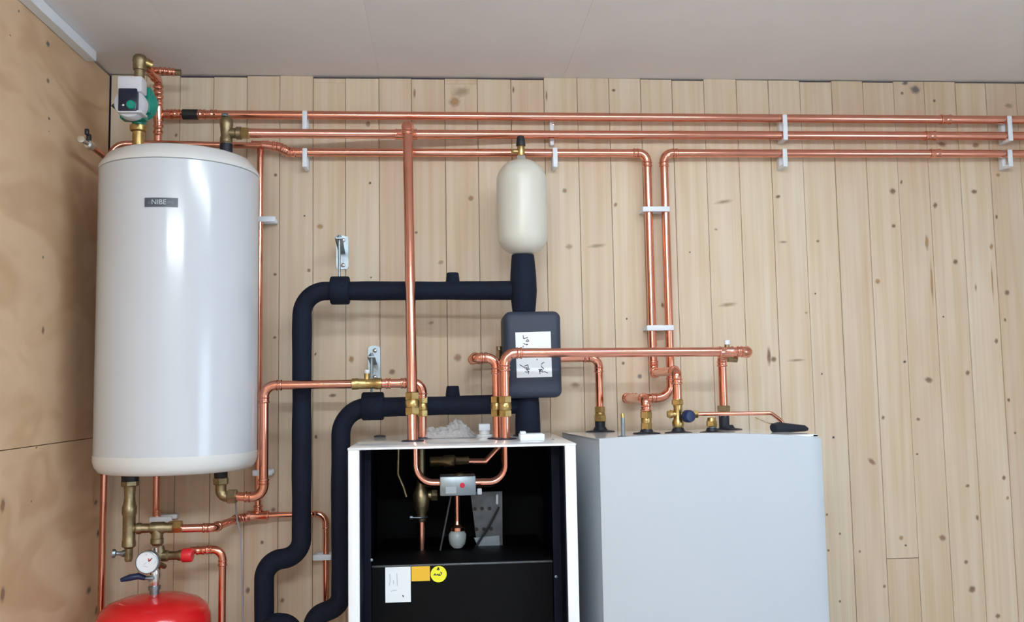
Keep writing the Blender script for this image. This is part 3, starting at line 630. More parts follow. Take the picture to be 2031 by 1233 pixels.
# ------------------------------------------------------------------ open cabinet
DF = .68; DK = .04
def cabinet():
    fl_, fr_, bl_, br_ = at(690, 886, DF), at(1140, 881, DF), at(742, 863, DK), at(1082, 859, DK)
    x0, x1 = fl_.x, at(1146, 1060, DF).x; zt = (fl_.z+fr_.z)/2
    t = thing('boiler_cabinet', 'open-fronted white cabinet with a black interior, front panel removed', 'cabinet', ((x0+x1)/2, -(DF+DK)/2, 0))
    th = .030
    for nm, xa, xb in (('side_panel', x0, x0+th), ('side_panel', x1-th, x1)):
        obj(nm, box2(B(), (xa, -DF, 0), (xb, -DK, zt-.0025), .002), M['cabinet_gloss'], t)
    # top panel with a turned-down front edge
    obj('top_panel', box2(B(), (x0-.001, -DF-.002, zt-.006), (x1+.001, -DK, zt), .0015), M['cabinet_gloss'], t)
    # inner liner
    bm = B(); box2(bm, (x0+th, -DF+.008, 0), (x0+th+.004, -DK, zt-.008)); box2(bm, (x1-th-.004, -DF+.008, 0), (x1-th, -DK, zt-.008))
    obj('inner_lining', bm, M['cabinet_blue'], t)
    bm = B(); box2(bm, (x0+th+.004, -.11, 0), (x1-th-.004, -DK, zt-.008)); obj('rear_panel', bm, M['cabinet_black'], t)
    dp = .56; zp = at(910, 1115, dp).z
    xa, xb = at(737, 1115, dp).x, at(1096, 1112, dp).x
    bm = B(); box2(bm, (x0+th+.004, -dp-.02, 0), (xa, -dp, zt-.008)); box2(bm, (xb, -dp-.02, 0), (x1-th-.004, -dp, zt-.008)); obj('inner_jamb', bm, M['cabinet_blue'], t)
    sh = obj('shelf', box2(B(), (xa, -dp, zp-.012), (xb, -.11, zp), .001), M['cabinet_black'], t)
    lp = obj('lower_panel', box2(B(), (xa+.001, -dp-.006, 0), (xb-.001, -dp+.004, zp-.006), .002), M['cabinet_black'], t)
    obj('panel_lip', box2(B(), (xa+.001, -dp-.008, zp-.006), (xb-.001, -dp+.006, zp-.001), .001), M['plate_dark'], t)
    d = dp+.0065
    a, b = at(764, 1123, d), at(815, 1193, d); wl_ = obj('paper_label', box2(B(), (a.x, -d-.0008, b.z), (b.x, -d, a.z)), M['paper'], lp, False, label='white paper label')
    s = 140/1918.
    strokes(lp, [[(245, 380), (265, 600), (235, 640), (240, 700)], [(350, 560), (350, 650)], [(440, 370), (455, 700)], [(280, 850), (330, 830), (430, 820)]], s, 755, 1110, d+.001, 'faint_ink', .001, 'print')
    strokes(lp, [[(600, 960), (620, 985), (605, 1000)]], s, 755, 1110, d+.001, 'ink', .0012, 'print')
    a, b = at(816, 1123, d), at(853, 1151, d); obj('orange_label', box2(B(), (a.x, -d-.0008, b.z), (b.x, -d, a.z)), M['orange_label'], lp, False, label='orange rectangular sticker')
    c = at(870, 1138, d); obj('yellow_label', lathe(B(), [(0, 0), (pr(31, d), 0), (pr(31, d), .001), (0, .001)], c, (0, -1, 0), 40), M['yellow_label'], lp, True, label='round yellow sticker')
    strokes(lp, [[(1565, 205), (1590, 260), (1535, 265), (1565, 210)], [(1560, 240), (1570, 255)], [(1445, 415), (1480, 375), (1490, 415)], [(1520, 410), (1560, 385), (1570, 415), (1620, 420), (1600, 375)], [(1625, 335), (1655, 350), (1655, 390)]], s, 755, 1110, d+.0012, 'ink', .0012, 'symbol')
    for px, py in ((737, 1110), (1103, 1143), (700, 872), (1105, 872)):
        q = at(px, py, dp+.02) if py > 1000 else V((at(px, py, .6).x, -.5, zt))
        obj('screw', lathe(B(), [(.004, 0), (.004, .002), (0, .003)], q, (0, -1, 0) if py > 1000 else (0, 0, 1), 12), M['steel'], t)
    return x0, x1, zt, t, zp, dp
cx0, cx1, CZ, cab, ZP, DP = cabinet()
def topd(px, py):
    """point of the cabinet top seen at a pixel"""
    r = ray(px, py); k = (CZ-CAM.z)/r.z; return CAM+r*k
for (x, y, rr) in ((at(819, 876, DU).x, -DU, .034), (h4.x, -DC, .028), (f0.x, -DU, .034), (g0.x, -.385, .030), (at(754, 862, .1).x, -.11, .02), (at(925, 864, .12).x, -.13, .03), (SXc+.006, -DS, .05)):
    obj('grommet', lathe(B(), [(rr, 0), (rr*.95, .003), (rr*.55, .005), (0, .005)], (x, y, CZ)), M['rubber'], cab)
# things on the top
def crumple():
    bm = B(); random.seed(3); nx, ny = 26, 12
    x0_, x1_ = at(838, 860, .22).x, at(945, 860, .22).x; g = []
    for j in range(ny+1):
        row = []
        for i in range(nx+1):
            u, v = i/nx, j/ny; env = math.sin(PI*u)**.6*math.sin(PI*v)**.7
            pk = .022+.034*math.exp(-((u-.70)/.2)**2)+.034*math.exp(-((u-.10)/.12)**2)
            hgt = env*(pk+random.uniform(-.010, .012))
            row.append(bm.verts.new((x0_+(x1_-x0_)*u+random.uniform(-.003, .003), -.12-.17*v-.01*math.sin(u*9), CZ+.001+hgt)))
        g.append(row)
    for j in range(ny):
        for i in range(nx): bm.faces.new((g[j][i], g[j][i+1], g[j+1][i+1], g[j+1][i]))
    return bm
tag(obj('plastic_bag', crumple(), M['plastic_film'], smooth=False), 'crumpled clear plastic bag lying on the open cabinet', 'plastic bag')
q = V((at(961, 858, .22).x, -.2, CZ))
t = thing('plastic_fitting', 'small pale plastic cap fitting standing on the open cabinet beside the bag', 'fitting', q)
obj('base', lathe(B(), [(.026, 0), (.026, .005), (.017, .006), (.017, .018)], q), M['cap_white'], t); obj('cap', box(B(), q+V((0, 0, .028)), (.036, .036, .022), .003), M['clip_white'], t)
t = thing('plastic_block', 'small white plastic block lying on the front right of the open cabinet', 'block', V((at(1055, 868, .5).x, -.5, CZ)))
xa, xb = at(1030, 868, .5).x, at(1078, 868, .5).x
obj('body', box2(B(), (xa, -.535, CZ), (xb, -.47, CZ+.020), .003), M['clip_white'], t)
obj('tab', box2(B(), (xa+.002, -.52, CZ+.0195), (xa+.018, -.49, CZ+.027), .002), M['clip_white'], t)

# inside the cabinet
DI = .34
t = thing('control_valve', 'grey galvanised actuator box with a red dot on the U bend', 'valve', at(910, 960, .45))
a, b = at(872, 944, .46), at(944, 981, .46)
obj('housing', box2(B(), (a.x, -.475, b.z), (b.x, -.39, a.z), .004), M['steel'], t)
p = at(917, 962, .4755); obj('red_button', lathe(B(), [(.0075, 0), (.0075, .002), (0, .003)], p, (0, -1, 0), 20), M['red_dot'], t, label='red button')
a, b = at(884, 965, .476), at(905, 978, .476); obj('paper_label', box2(B(), (a.x, -.4765, b.z), (b.x, -.475, a.z)), M['faint_ink'], t, False)
obj('top_knob', lathe(B(), [(.020, 0), (.018, .006), (.008, .009), (0, .009)], V((at(912, 944, .43).x, -.43, at(912, 944, .43).z))), M['dull_brass'], t)
p = at(951, 974, .455); obj('cable_gland', box(B(), p, (.014, .014, .018), .003), M['clip_white'], t)
t = thing('copper_pipe', 'short copper pipe under the grey actuator box with a clear filter bowl', 'pipe', at(908, 985, DI))
x = at(907, 1030, DI).x
obj('tube', rod(B(), (x, -DI, at(907, 1060, DI).z), (x, -DI, at(907, 975, DI).z), .009), M['copper'], t)
z0 = at(906, 1046, DI).z; obj('filter_nut', lathe(B(), [(.014, 0), (.024, .002), (.024, .012), (.012, .02), (.0095, .03)], (x, -DI, z0-.01)), M['copper'], t)
z1 = at(906, 1087, DI).z; obj('filter_bowl', lathe(B(), [(0, z1), (.014, z1+.002), (.024, z1+.014), (.027, z1+.03), (.027, z0-.02), (.020, z0-.008), (0, z0-.008)], (x, -DI, 0)), M['filter_bowl'], t, label='milky plastic filter bowl')
t = thing('valve_assembly', 'dull brass valve on a dark copper riser inside the open cabinet, left', 'valve', at(836, 1000, DI))
x = at(836, 1030, DI).x
bm = B(); zz = lambda py: at(836, py, DI).z
lathe(bm, [(.012, zz(1035)), (.015, zz(1030)), (.015, zz(1018)), (.021, zz(1010)), (.024, zz(995)), (.026, zz(980)), (.018, zz(968)), (.013, zz(955)), (.013, zz(890))], (x, -DI, 0)); rod(bm, (x, -DI, zz(982)), (x+.045, -DI, zz(982)), .014); hexnut(bm, (x+.03, -DI, zz(982)), (x+.05, -DI, zz(982)), .018)
obj('valve_body', bm, M['dull_brass'], t)
obj('tube', rod(B(), (x, -DI, ZP), (x, -DI, zz(1032)), .0125), M['copper'], t)
bm = B(); lathe(bm, [(.018, -.003), (.02, 0), (.018, .003)], (x, -DI, zz(1025)), (0, 0, 1)); rod(bm, (x, -DI-.018, zz(1025)), (x-.03, -DI-.018, zz(1024)), .0025, 8); rod(bm, (x-.026, -DI-.018, zz(1024)), (x-.034, -DI-.018, zz(1024)), .006, 8); obj('clamp', bm, M['steel'], t)
t = thing('copper_pipe', 'copper cross pipe high inside the open cabinet with a dark brass union', 'pipe', at(920, 915, DI))
pipe(t, [at(918, 915, DI), at(964, 915, DI), at(992, 886, DI)], .0105, .012, elbows=False)
bm = B(); lathe(bm, [(.012, 0), (.015, .004), (.015, .04), (.019, .045), (.019, .075), (.013, .08), (.013, .12)], at(852, 915, DI), (1, 0, 0), 8); obj('union', bm, M['dull_brass'], t)
tag(obj('capillary_tube', sweep(B(), fillet([at(790, 890, DI), at(789, 940, DI), at(800, 965, DI), at(806, 985, DI)], .02)[0], .0045, 10), M['dull_brass']), 'thin dark tube hanging inside the open cabinet at left', 'tube')
tag(obj('metal_rod', rod(B(), at(894, 984, DI+.02), at(873, 1092, DI+.02), .0032, 10), M['plate_dark']), 'thin slanting metal rod left of the filter bowl in the open cabinet', 'rod')
t = thing('perforated_plate', 'grey perforated metal plate with six holes inside the open cabinet', 'plate', at(966, 1085, .3))
pl = [at(933, 976, .3), at(996, 974, .3), at(997, 1086, .3), at(947, 1087, .3)]
obj('plate', prism(B(), pl, (0, .003, 0)), M['plate_dark'], t, False)
pl = [at(940, 1066, .304), at(990, 1062, .304), at(992, 1085, .304), at(949, 1086, .304)]
obj('lower_flange', prism(B(), pl, (0, .003, 0)), M['steel'], t, False)
for px, py in ((942, 1009), (956, 1008), (971, 1008), (945, 1049), (960, 1049), (974, 1048)):
    obj('hole', lathe(B(), [(.006, 0), (.006, .001), (0, .001)], at(px, py, .3006), (0, -1, 0), 14), M['black'], t)
p = at(986, 990, .306); obj('slot_tab', box(B(), p, (.008, .006, .032), .003), M['clip_white'], t)
tag(obj('black_cable', sweep(B(), fillet([at(990, 1005, .32), at(972, 1040, .32), at(941, 1088, .32)], .05)[0], .0032, 10), M['black']), 'black cable slanting across the perforated plate', 'cable')

# ------------------------------------------------------------------ right-hand cabinet
DR = .68
arch = [(1187, 870), (1215, 868), (1250, 865.5), (1290, 863), (1330, 861), (1370, 860), (1410, 859.4), (1450, 859.5), (1490, 860.3), (1530, 861.6), (1570, 863.6), (1600, 865.5), (1620, 867.2), (1628, 869)]
FLc, FRc = at(1187, 870, DR), at(1628, 869, DR)
BLc, BRc = at(1115, 857, .05), V((at(1115, 857, .05).x+(FRc.x-FLc.x), -.05, 0)); 
zr = FLc.z-.001; 
t = thing('heat_pump_cabinet', 'closed white cabinet with a gently arched front, right of the open one', 'cabinet', ((FLc.x+FRc.x)/2, -.4, 0))
rc = t; xL_ = at(1193, 1050, DR).x; xR_ = at(1637, 1050, DR).x
bm = B(); fr = []; bk = []; n = len(arch)
for i, (px, py) in enumerate(arch):
    u = i/(n-1); bow = .028*math.sin(PI*u)
    p = at(px, py, DR+bow); x = xL_+(xR_-xL_)*((px-1187)/441.)
    fr.append((bm.verts.new((x, p.y, p.z)), bm.verts.new((x, p.y, 0))))
    bk.append((bm.verts.new((x, -DR+.02, p.z)), bm.verts.new((x, -DR+.02, 0))))
for i in range(n-1):
    bm.faces.new((fr[i][0], fr[i+1][0], fr[i+1][1], fr[i][1])); bm.faces.new((bk[i][0], bk[i+1][0], bk[i+1][1], bk[i][1]))
    bm.faces.new((fr[i][0], fr[i+1][0], bk[i+1][0], bk[i][0]))
for k in (0, n-1): bm.faces.new((fr[k][0], fr[k][1], bk[k][1], bk[k][0]))
obj('front_panel', bm, M['cabinet_white'], t)
zbk = BLc.z
bm = B(); th = .012
xBL = BLc.x
prism(bm, [(xL_+.001, -DR+.021, 0), (xBL, -.05, 0), (xBL, -.05, zbk-.001), (xL_+.001, -DR+.021, zr-.002)], (th, 0, 0)); obj('side_panel', bm, M['cabinet_white'], t, False)
bm = B(); prism(bm, [(xR_-.001, -DR+.021, 0), (xR_-.02, -.05, 0), (xR_-.02, -.05, zbk-.001), (xR_-.001, -DR+.021, zr-.002)], (-th, 0, 0)); obj('side_panel', bm, M['cabinet_white'], t, False)
bm = B(); prism(bm, [(xL_+.001, -DR+.021, zr-.006), (xR_-.001, -DR+.021, zr-.006), (xR_-.02, -.05, zbk-.006), (xBL, -.05, zbk-.006)], (0, 0, .006)); obj('top_panel', bm, M['cabinet_gloss'], t, False)
def rz(y):  # height of the top at depth y (negative)
    k = (-y-.05)/(DR-.021-.05); return zbk+(zr-zbk)*k
def flange(x, y, r): 
    obj('rubber_flange', lathe(B(), [(r, .0005), (r*.95, .003), (r*.5, .006), (r*.38, .016), (0, .016)], (x, y, rz(y))), M['rubber'], rc)
def zat(px, py, d): return at(px, py, d).z
# connector one (far left)
t = thing('pipe_connector', 'brass connector on a dark stub at the left rear of the closed cabinet', 'connector', (g5.x, g5.y, rz(g5.y)), 'connectors on the closed cabinet')
x, y = g5.x, g5.y; Z = rz(y); d = -y; flange(x, y, .05)
obj('stub', lathe(B(), [(.017, Z+.005), (.0175, zat(1189, 832, d)), (.012, zat(1189, 830, d))], (x, y, 0)), M['rubber'], t)
bm = B(); hexnut(bm, (x, y, zat(1189, 836, d)), (x, y, zat(1189, 822, d)), .0215); lathe(bm, [(.015, zat(1189, 824, d)), (.0175, zat(1189, 820, d)), (.015, zat(1189, 816, d))], (x, y, 0)); hexnut(bm, (x, y, zat(1189, 818, d)), (x, y, zat(1189, 806, d)), .019); obj('brass_nut', bm, M['brass'], t)
# stub with brass tip
x, y = at(1236, 866, .55).x, -.55; Z = rz(y); d = .55
t = thing('sensor_stub', 'thin grey tube with a brass tip standing near the front left of the closed cabinet', 'tube', (x, y, Z))
obj('grommet', lathe(B(), [(.016, 0), (.015, .002), (.006, .003), (0, .003)], (x, y, Z)), M['rubber'], t)
obj('tube', rod(B(), (x, y, Z), (x, y, zat(1236, 828, d)), .0055), M['steel'], t)
obj('tip', lathe(B(), [(.0052, 0), (.0052, .008), (.003, .013), (0, .0135)], (x, y, zat(1236, 828, d))), M['brass'], t)
# connector two
x, y = c5.x, -D2; Z = rz(y)
t = thing('pipe_connector', 'double brass compression connector under the tee, second from left on the closed cabinet', 'connector', (x, y, Z), 'connectors on the closed cabinet'); flange(x, y, .043)
zz = lambda py, px=1280: zat(px, py, D2)
bm = B(); hexnut(bm, (x, y, Z+.012), (x, y, zz(838)), .0185); lathe(bm, [(.0155, zz(840)), (.017, zz(834)), (.0155, zz(828))], (x, y, 0)); hexnut(bm, (x, y, zz(830)), (x, y, zz(815)), .0185)
obj('brass_nuts', bm, M['brass'], t)
# valve three with dark knob and small copper pipe
x, y = A4.x, -D2
t = thing('filling_valve', 'brass valve with a dark blue knob and side outlet on the closed cabinet', 'valve', (x, y, rz(y))); flange(x, y, .043)
Z = rz(y); bm = B()
lathe(bm, [(.013, Z+.012), (.018, zz(846)), (.019, zz(838)), (.013, zz(830)), (.0145, zz(820)), (.012, zz(810)), (.0145, zz(802)), (.0145, zz(792)), (.013, zz(790))], (x, y, 0)); hexnut(bm, (x, y, zz(804)), (x, y, zz(793)), .0185)
rod(bm, (x-.03, y-.004, zz(822)), (x+.05, y-.004, zz(824)), .0085); lathe(bm, [(0, 0), (.012, .004), (.014, .012), (.010, .02), (0, .021)], (x-.014, y-.004, zz(822)), (-1, 0, 0)); hexnut(bm, (x+.045, y-.004, zz(823)), (x+.062, y-.004, zz(823)), .013)
obj('valve_body', bm, M['brass'], t)
obj('knob', lathe(B(), [(.010, 0), (.014, .004), (.0195, .010), (.0195, .028), (.016, .034), (0, .036)], (x+.018, y-.014, zz(826)), (.35, -1, 0), 18), M['blue_plastic'], t, label='dark blue knob')
t2 = thing('copper_pipe', 'thin pinkish copper pipe from the dark-knobbed valve to the black foam sleeve', 'pipe', (x, y, zz(823)))
s0 = V((x+.055, y-.004, zz(823))); s1 = at(1530, 824, .40); s1.z = s0.z; s2 = at(1545, 832, .40); s3 = at(1563, 858, .40)
pipe(t2, [s0, s1, at(1549, 834, .40), s3], .0062, .02, elbows=False)
sl = B(); pa, pb = at(1534, 853, .45), at(1598, 859, .40)
zl = rz(-.42)
sweep(sl, [V((pa.x, -.45, zl+.013)), V((pa.x+.02, -.44, zl+.015)), V((pa.x+.05, -.43, zl+.012)), V((pb.x-.012, -.42, zl+.009)), V((pb.x, -.41, zl+.006))], [.014, .016, .014, .010, .006], 18)
tag(obj('foam_sleeve', sl, M['rubber']), 'short black foam sleeve lying at the right end of the closed cabinet', 'sleeve')
tag(obj('copper_wire', sweep(B(), fillet([at(1498, 827, .41), at(1522, 838, .43), at(1545, 843, .42), at(1550, 850, .42)], .02)[0], .002, 8), M['dull_brass']), 'thin bent wire beneath the thin copper pipe', 'wire')
# connector four and five
x, y = at(1412, 855, .40).x, -.40; Z = rz(y)
t = thing('pipe_connector', 'small capped brass connector behind the thin copper pipe on the closed cabinet', 'connector', (x, y, Z), 'connectors on the closed cabinet'); flange(x, y, .038)
zz = lambda py: zat(1412, py, .40)
obj('stub', lathe(B(), [(.009, Z+.006), (.009, zz(842))], (x, y, 0)), M['steel'], t); bm = B(); hexnut(bm, (x, y, zz(846)), (x, y, zz(834)), .0165); lathe(bm, [(.014, zz(835)), (.012, zz(828)), (0, zz(827))], (x, y, 0)); obj('brass_nut', bm, M['brass'], t)
x, y = f4.x, -.14; Z = rz(y); zz = lambda py: zat(1431, py, .14)
t = thing('pipe_connector', 'tall dark connector with a brass nut at the right rear of the closed cabinet', 'connector', (x, y, Z), 'connectors on the closed cabinet'); flange(x+.01, y, .05)
obj('stub', lathe(B(), [(.017, Z+.005), (.0175, zz(824)), (.012, zz(822))], (x, y, 0)), M['rubber'], t); bm = B(); hexnut(bm, (x, y, zz(828)), (x, y, zz(818)), .018); hexnut(bm, (x, y, zz(816)), (x, y, zz(804)), .0215); lathe(bm, [(.016, zz(820)), (.016, zz(814))], (x, y, 0)); obj('brass_nut', bm, M['dull_brass'], t)

# ------------------------------------------------------------------ pipes around the large tank
RS = .0108
t = thing('copper_pipe', 'thin copper pipe looping behind the large tank from its top left down the corner', 'pipe', at(208, 1205, .1))
k0 = at(206, 1240, .10); k1 = at(214, 286, .10); k1.x = k0.x = (k0.x+k1.x)/2; k2 = at(517, 289, .07)
pipe(t, [k0, k1, V((k1.x+.12, -.08, k2.z+.004)), k2], RS, [.05, 0], elbows=False)
t = thing('copper_pipe', 'thin copper drop right beside the large tank ending in a low tee', 'pipe', at(515, 300, .05))
k3 = at(516, 287, .055); k4 = at(512, 1022, .055); k3.x = k4.x = (k3.x+k4.x)/2
pipe(t, [k3, k4], RS, 0); bm = B(); collar(bm, k3, (1, 0, 0), RS*1.1, .06); rod(bm, k3, k3-V((0, 0, .03)), RS*1.15); obj('tee', bm, M['copper'], t)
bm = B(); collar(bm, k4, (1, 0, 0), RS*1.25, .07); rod(bm, k4, k4+V((0, 0, .035)), RS*1.2); ring(bm, k4+V((0, 0, .03)), (0, 0, 1), RS*1.2); ring(bm, k4+V((0, 0, .018)), (0, 0, 1), RS*1.2); obj('tee', bm, M['copper'], t)
t = thing('copper_pipe', 'short copper drop under the large tank between its two ports', 'pipe', at(310, 1030, .06))
k5 = at(309, 1035, .06); pipe(t, [k5, V((k5.x, -.06, at(309, 800, .06).z))], RS, 0); col_on(t, at(311, 1020, .06), (0, 0, 1), RS, .03)
t = thing('copper_pipe', 'copper pipe from the brass manifold rising right and passing behind the black pipe', 'pipe', at(360, 1047, .28))
m0 = at(345, 1048, .28); m1 = at(425, 1046, .26); m2 = at(468, 1024, .10); m3 = at(646, 1022, .05); m4 = at(647, 1250, .045); m3.x = m4.x
m2.z = m3.z; m2.y = -.06
pipe(t, [m0, m1, m2, k4], .0125, [.02, .02])
t = thing('copper_pipe', 'thin copper pipe from the low tee dropping between the black pipes', 'pipe', at(560, 1022, .055))
m3.y = -.055; m3.z = k4.z; pipe(t, [k4+V((.03, 0, 0)), m3, m4], .0095, .03)
tag(obj('grey_cable', sweep(B(), fillet([at(466, 975, .24), at(470, 1030, .12), at(478, 1062, .10), at(480, 1150, .08), at(482, 1260, .08)], .03)[0], .0028, 8), M['cable_grey']), 'thin grey cable hanging below the large tank at its right port', 'cable')
tag(obj('tank_port', (lambda bm: (lathe(bm, [(.020, zb-.030), (.020, zb+.02)], (at(438, 950, .275).x, -.275, 0)), bm)[1])(B()), M['black']), 'black insulated port under the large tank, right one', 'port')
tag(obj('tank_port', (lambda bm: (lathe(bm, [(.025, zb-.030), (.025, zb+.02)], (at(258, 950, .3).x, -.3, 0)), bm)[1])(B()), M['black']), 'black insulated port under the large tank, left one', 'port')
x = at(438, 960, .275).x
bm = B(); sweep(bm, fillet([V((x, -.275, zb-.02)), V((x, -.275, h0.z)), h0+V((.006, 0, 0))], .022)[0], .0165)
hexnut(bm, (x, -.275, zb-.050), (x, -.275, zb-.028), .0235); hexnut(bm, h0-V((.016, 0, 0)), h0+V((.012, 0, 0)), .023)
tag(obj('brass_elbow', bm, M['dull_brass']), 'dull brass elbow under the right port of the large tank', 'fitting')

# brass manifold left
DM = .3
t = thing('brass_manifold', 'dull brass manifold of tees under the left port of the large tank', 'manifold', at(256, 1048, DM))
x = at(257, 1000, DM).x; zz = lambda py, px=256, d=DM: zat(px, py, d); zm = zz(1048)
bm = B(); lathe(bm, [(.019, zb-.040), (.019, zz(962)), (.0175, zz(966)), (.0155, zz(985)), (.018, zz(1000)), (.0215, zz(1004)), (.0215, zz(1018)), (.0185, zz(1022)), (.0185, zz(1070)), (.020, zz(1073)), (.020, zz(1083)), (.012, zz(1087)), (.012, zz(1108)), (.009, zz(1113)), (0, zz(1113))], (x, -DM, 0)); obj('riser', bm, M['dull_brass'], t)
bm = B(); hexnut(bm, (x, -DM, zb-.046), (x, -DM, zb-.028), .026); obj('union_nut', bm, M['dull_brass'], t)
xt = at(312, 1048, DM).x; xe = at(344, 1048, DM).x
bm = B(); lathe(bm, [(.013, 0), (.013, .02), (.017, .024), (.017, .034), (.014, .038), (.014, xt-x-.02), (.018, xt-x-.018), (.018, xe-x-.028), (.015, xe-x-.024), (.015, xe-x)], (x, -DM, zm), (1, 0, 0)); lathe(bm, [(.017, 0), (.017, .03), (.019, .032), (.019, .045), (.013, .052)], (xt, -DM, zm), (0, 0, -1)); obj('tee', bm, M['dull_brass'], t)
bm = B(); hexnut(bm, (xe-.018, -DM+.01, zm), (xe+.022, -DM+.012, zm), .0195); obj('brass_nut', bm, M['brass'], t)
obj('drain_cock', lathe(B(), [(.009, 0), (.011, .004), (.006, .012), (.006, .022), (.013, .026), (.013, .034), (0, .035)], (x-.012, -DM, zz(1097)), (-1, -.3, .1)), M['steel'], t)
# safety valve and gauge
t = thing('safety_valve', 'brass safety valve with a red cap right of the pressure gauge', 'valve', at(372, 1100, .27))
zv = zat(350, 1101, .28)
bm = B(); x1_, x2_ = at(318, 1100, .28).x, at(362, 1100, .28).x
lathe(bm, [(.014, 0), (.017, .006), (.017, .022), (.013, .026), (.013, .05), (.016, .054), (.016, x2_-x1_)], (x1_, -.28, zv), (1, 0, 0)); lathe(bm, [(.013, -.01), (.015, .01), (.014, .03)], (x1_+.002, -.28, zv), (-.2, 0, 1)); obj('valve_body', bm, M['dull_brass'], t)
obj('red_cap', lathe(B(), [(.020, 0), (.021, .003), (.021, .026), (.0195, .030), (0, .030)], (at(362, 1100, .28).x, -.28, zv), (1, 0, 0), 10), M['red_plastic'], t, label='red cap')
t = thing('copper_pipe', 'copper pipe from the red-capped safety valve bending down to the floor', 'pipe', at(400, 1090, .26))
o0 = at(378, 1091, .25); o1 = at(438, 1091, .25); o2 = at(440, 1260, .25); o1.x = o2.x; o1.z = o0.z
pipe(t, [o0, o1, o2], .0112, .03); col_on(t, at(398, 1091, .25), (1, 0, 0), .0112, .025)
t = thing('pressure_gauge', 'round white pressure gauge above the red vessel', 'gauge', at(297, 1112, .37))
c = at(296.5, 1112, .36); r = pr(41, .38)
obj('case', lathe(B(), [(0, -.0), (r*.98, 0), (r*1.05, .004), (r*1.05, .024), (r*.97, .0255), (r*.96, .021), (0, .021)], c+V((0, .0, 0)), (0, -1, 0), 40), M['steel'], t)
obj('dial', lathe(B(), [(0, .0215), (r*.96, .0215), (r*.96, .023), (0, .023)], c, (0, -1, 0), 40), M['paper'], t)
dface = .36+.0235
s = 70/1438.
strokes(t, [[(750, 550), (620, 680)]], s, 265, 1080, dface, 'ink', .0012, 'needle'); strokes(t, [[(600, 560), (640, 630), (600, 640)], [(640, 630), (700, 640)]], s, 265, 1080, dface, 'red_dot', .0012, 'red_mark')
strokes(t, [[(420, 800), (520, 730)], [(400, 860), (560, 900)], [(860, 760), (900, 650)], [(500, 420), (560, 380)]], s, 265, 1080, dface, 'faint_ink', .0007, 'scale_print')
obj('stem', sweep(B(), [c+V((0, .0, -.0)), c+V((.01, .03, -.01)), c+V((.022, .07, -.03))], .008, 12), M['dull_brass'], t)
# red vessel with ball valve
t = thing('expansion_vessel', 'red pressure vessel cut by the bottom frame edge below the gauge', 'tank', (at(305, 1200, .3).x, -.3, .8))
xv = at(306, 1200, .3).x; zv1 = at(306, 1180, .3).z+.004; rv = pr(206, .3)
obj('vessel', lathe(B(), [(0, zv1), (rv*.25, zv1-.002), (rv*.55, zv1-.010), (rv*.8, zv1-.024), (rv*.93, zv1-.042), (rv*.99, zv1-.066), (rv, zv1-.09), (rv, zv1-.34), (rv*.9, zv1-.39), (rv*.6, zv1-.42), (0, zv1-.43)], (xv, -.3, 0), seg=56), M['red_paint'], t)
obj('neck', lathe(B(), [(.014, zv1-.004), (.014, zv1+.012), (.018, zv1+.013), (.018, zv1+.024), (.012, zv1+.026)], (xv, -.3, 0)), M['steel'], t)
zz = lambda py: zat(308, py, .3)
bm = B(); lathe(bm, [(.013, zv1+.02), (.017, zz(1150)), (.019, zz(1138)), (.016, zz(1126)), (.012, zz(1120)), (.012, zz(1085))], (xv, -.3, 0)); obj('ball_valve', bm, M['chrome'], t)
a = V((xv, -.322, zz(1143))); b = at(288, 1146, .33); c_ = at(240, 1150, .34)
bm = B(); rod(bm, a, b, .006, 10); lathe(bm, [(.010, 0), (.010, .008), (0, .009)], V((xv-.004, -.318, zz(1143))), (0, -1, 0), 12); obj('lever_arm', bm, M['steel'], t)
obj('lever', sweep(B(), [b, at(275, 1142, .335), at(258, 1145, .34), c_], [.0075, .0095, .0098, .006], 12), M['blue_plastic'], t, label='dark blue lever grip')
for k, px in enumerate((300,)): pass

# ------------------------------------------------------------------ pump and valve on top of the large tank
DPp = .28
t = thing('circulation_pump', 'green circulation pump with a grey head and dark display on top of the large tank', 'pump', at(274, 285, DPp))
zz = lambda py, d=DPp: zat(274, py, d); x = at(275, 240, DPp).x; cz = zz(207)
bm = B(); lathe(bm, [(.030, 0), (.044, .006), (.053, .016), (.053, .040), (.046, .052), (.038, .060)], (x+.006, -DPp+.02, cz-.002), (0, -1, 0), 26)
lathe(bm, [(.018, zz(252)), (.020, zz(243)), (.026, zz(236)), (.024, zz(180)), (.018, zz(165)), (.018, zz(160))], (x, -DPp, 0))
box(bm, (x+.034, -DPp-.02, cz+.002), (.03, .05, .085), .010); box(bm, (x-.004, -DPp-.03, cz-.050), (.075, .045, .022), .006)
obj('volute', bm, M['pump_green'], t)
hx = at(255, 199, .41)
obj('motor_ring', lathe(B(), [(.040, 0), (.046, .004), (.046, .034), (.043, .040), (0, .040)], (hx.x-.002, -.361, hx.z-.004), (0, -1, 0), 32), M['pump_grey'], t)
a, b = at(233, 150, .415), at(282, 220, .415)
a, b = at(233, 150, .415), at(281, 181, .415)
obj('terminal_box', box2(B(), (a.x, -.415, b.z), (b.x, -.365, a.z), .004), M['pump_grey'], t)
a, b = at(235, 175, .418), at(271, 220, .418)
dsp = obj('display', box2(B(), (a.x, -.420, b.z), (b.x, -.395, a.z), .002), M['pump_dark'], t)
obj('lower_rim', box2(B(), (a.x-.002, -.417, b.z-.004), (b.x+.014, -.36, b.z+.004), .002), M['pump_grey'], t)
obj('green_knob', lathe(B(), [(.0135, 0), (.0135, .006), (.011, .009), (0, .0095)], at(260, 208, .42), (0, -1, 0), 24), M['pump_green'], t)
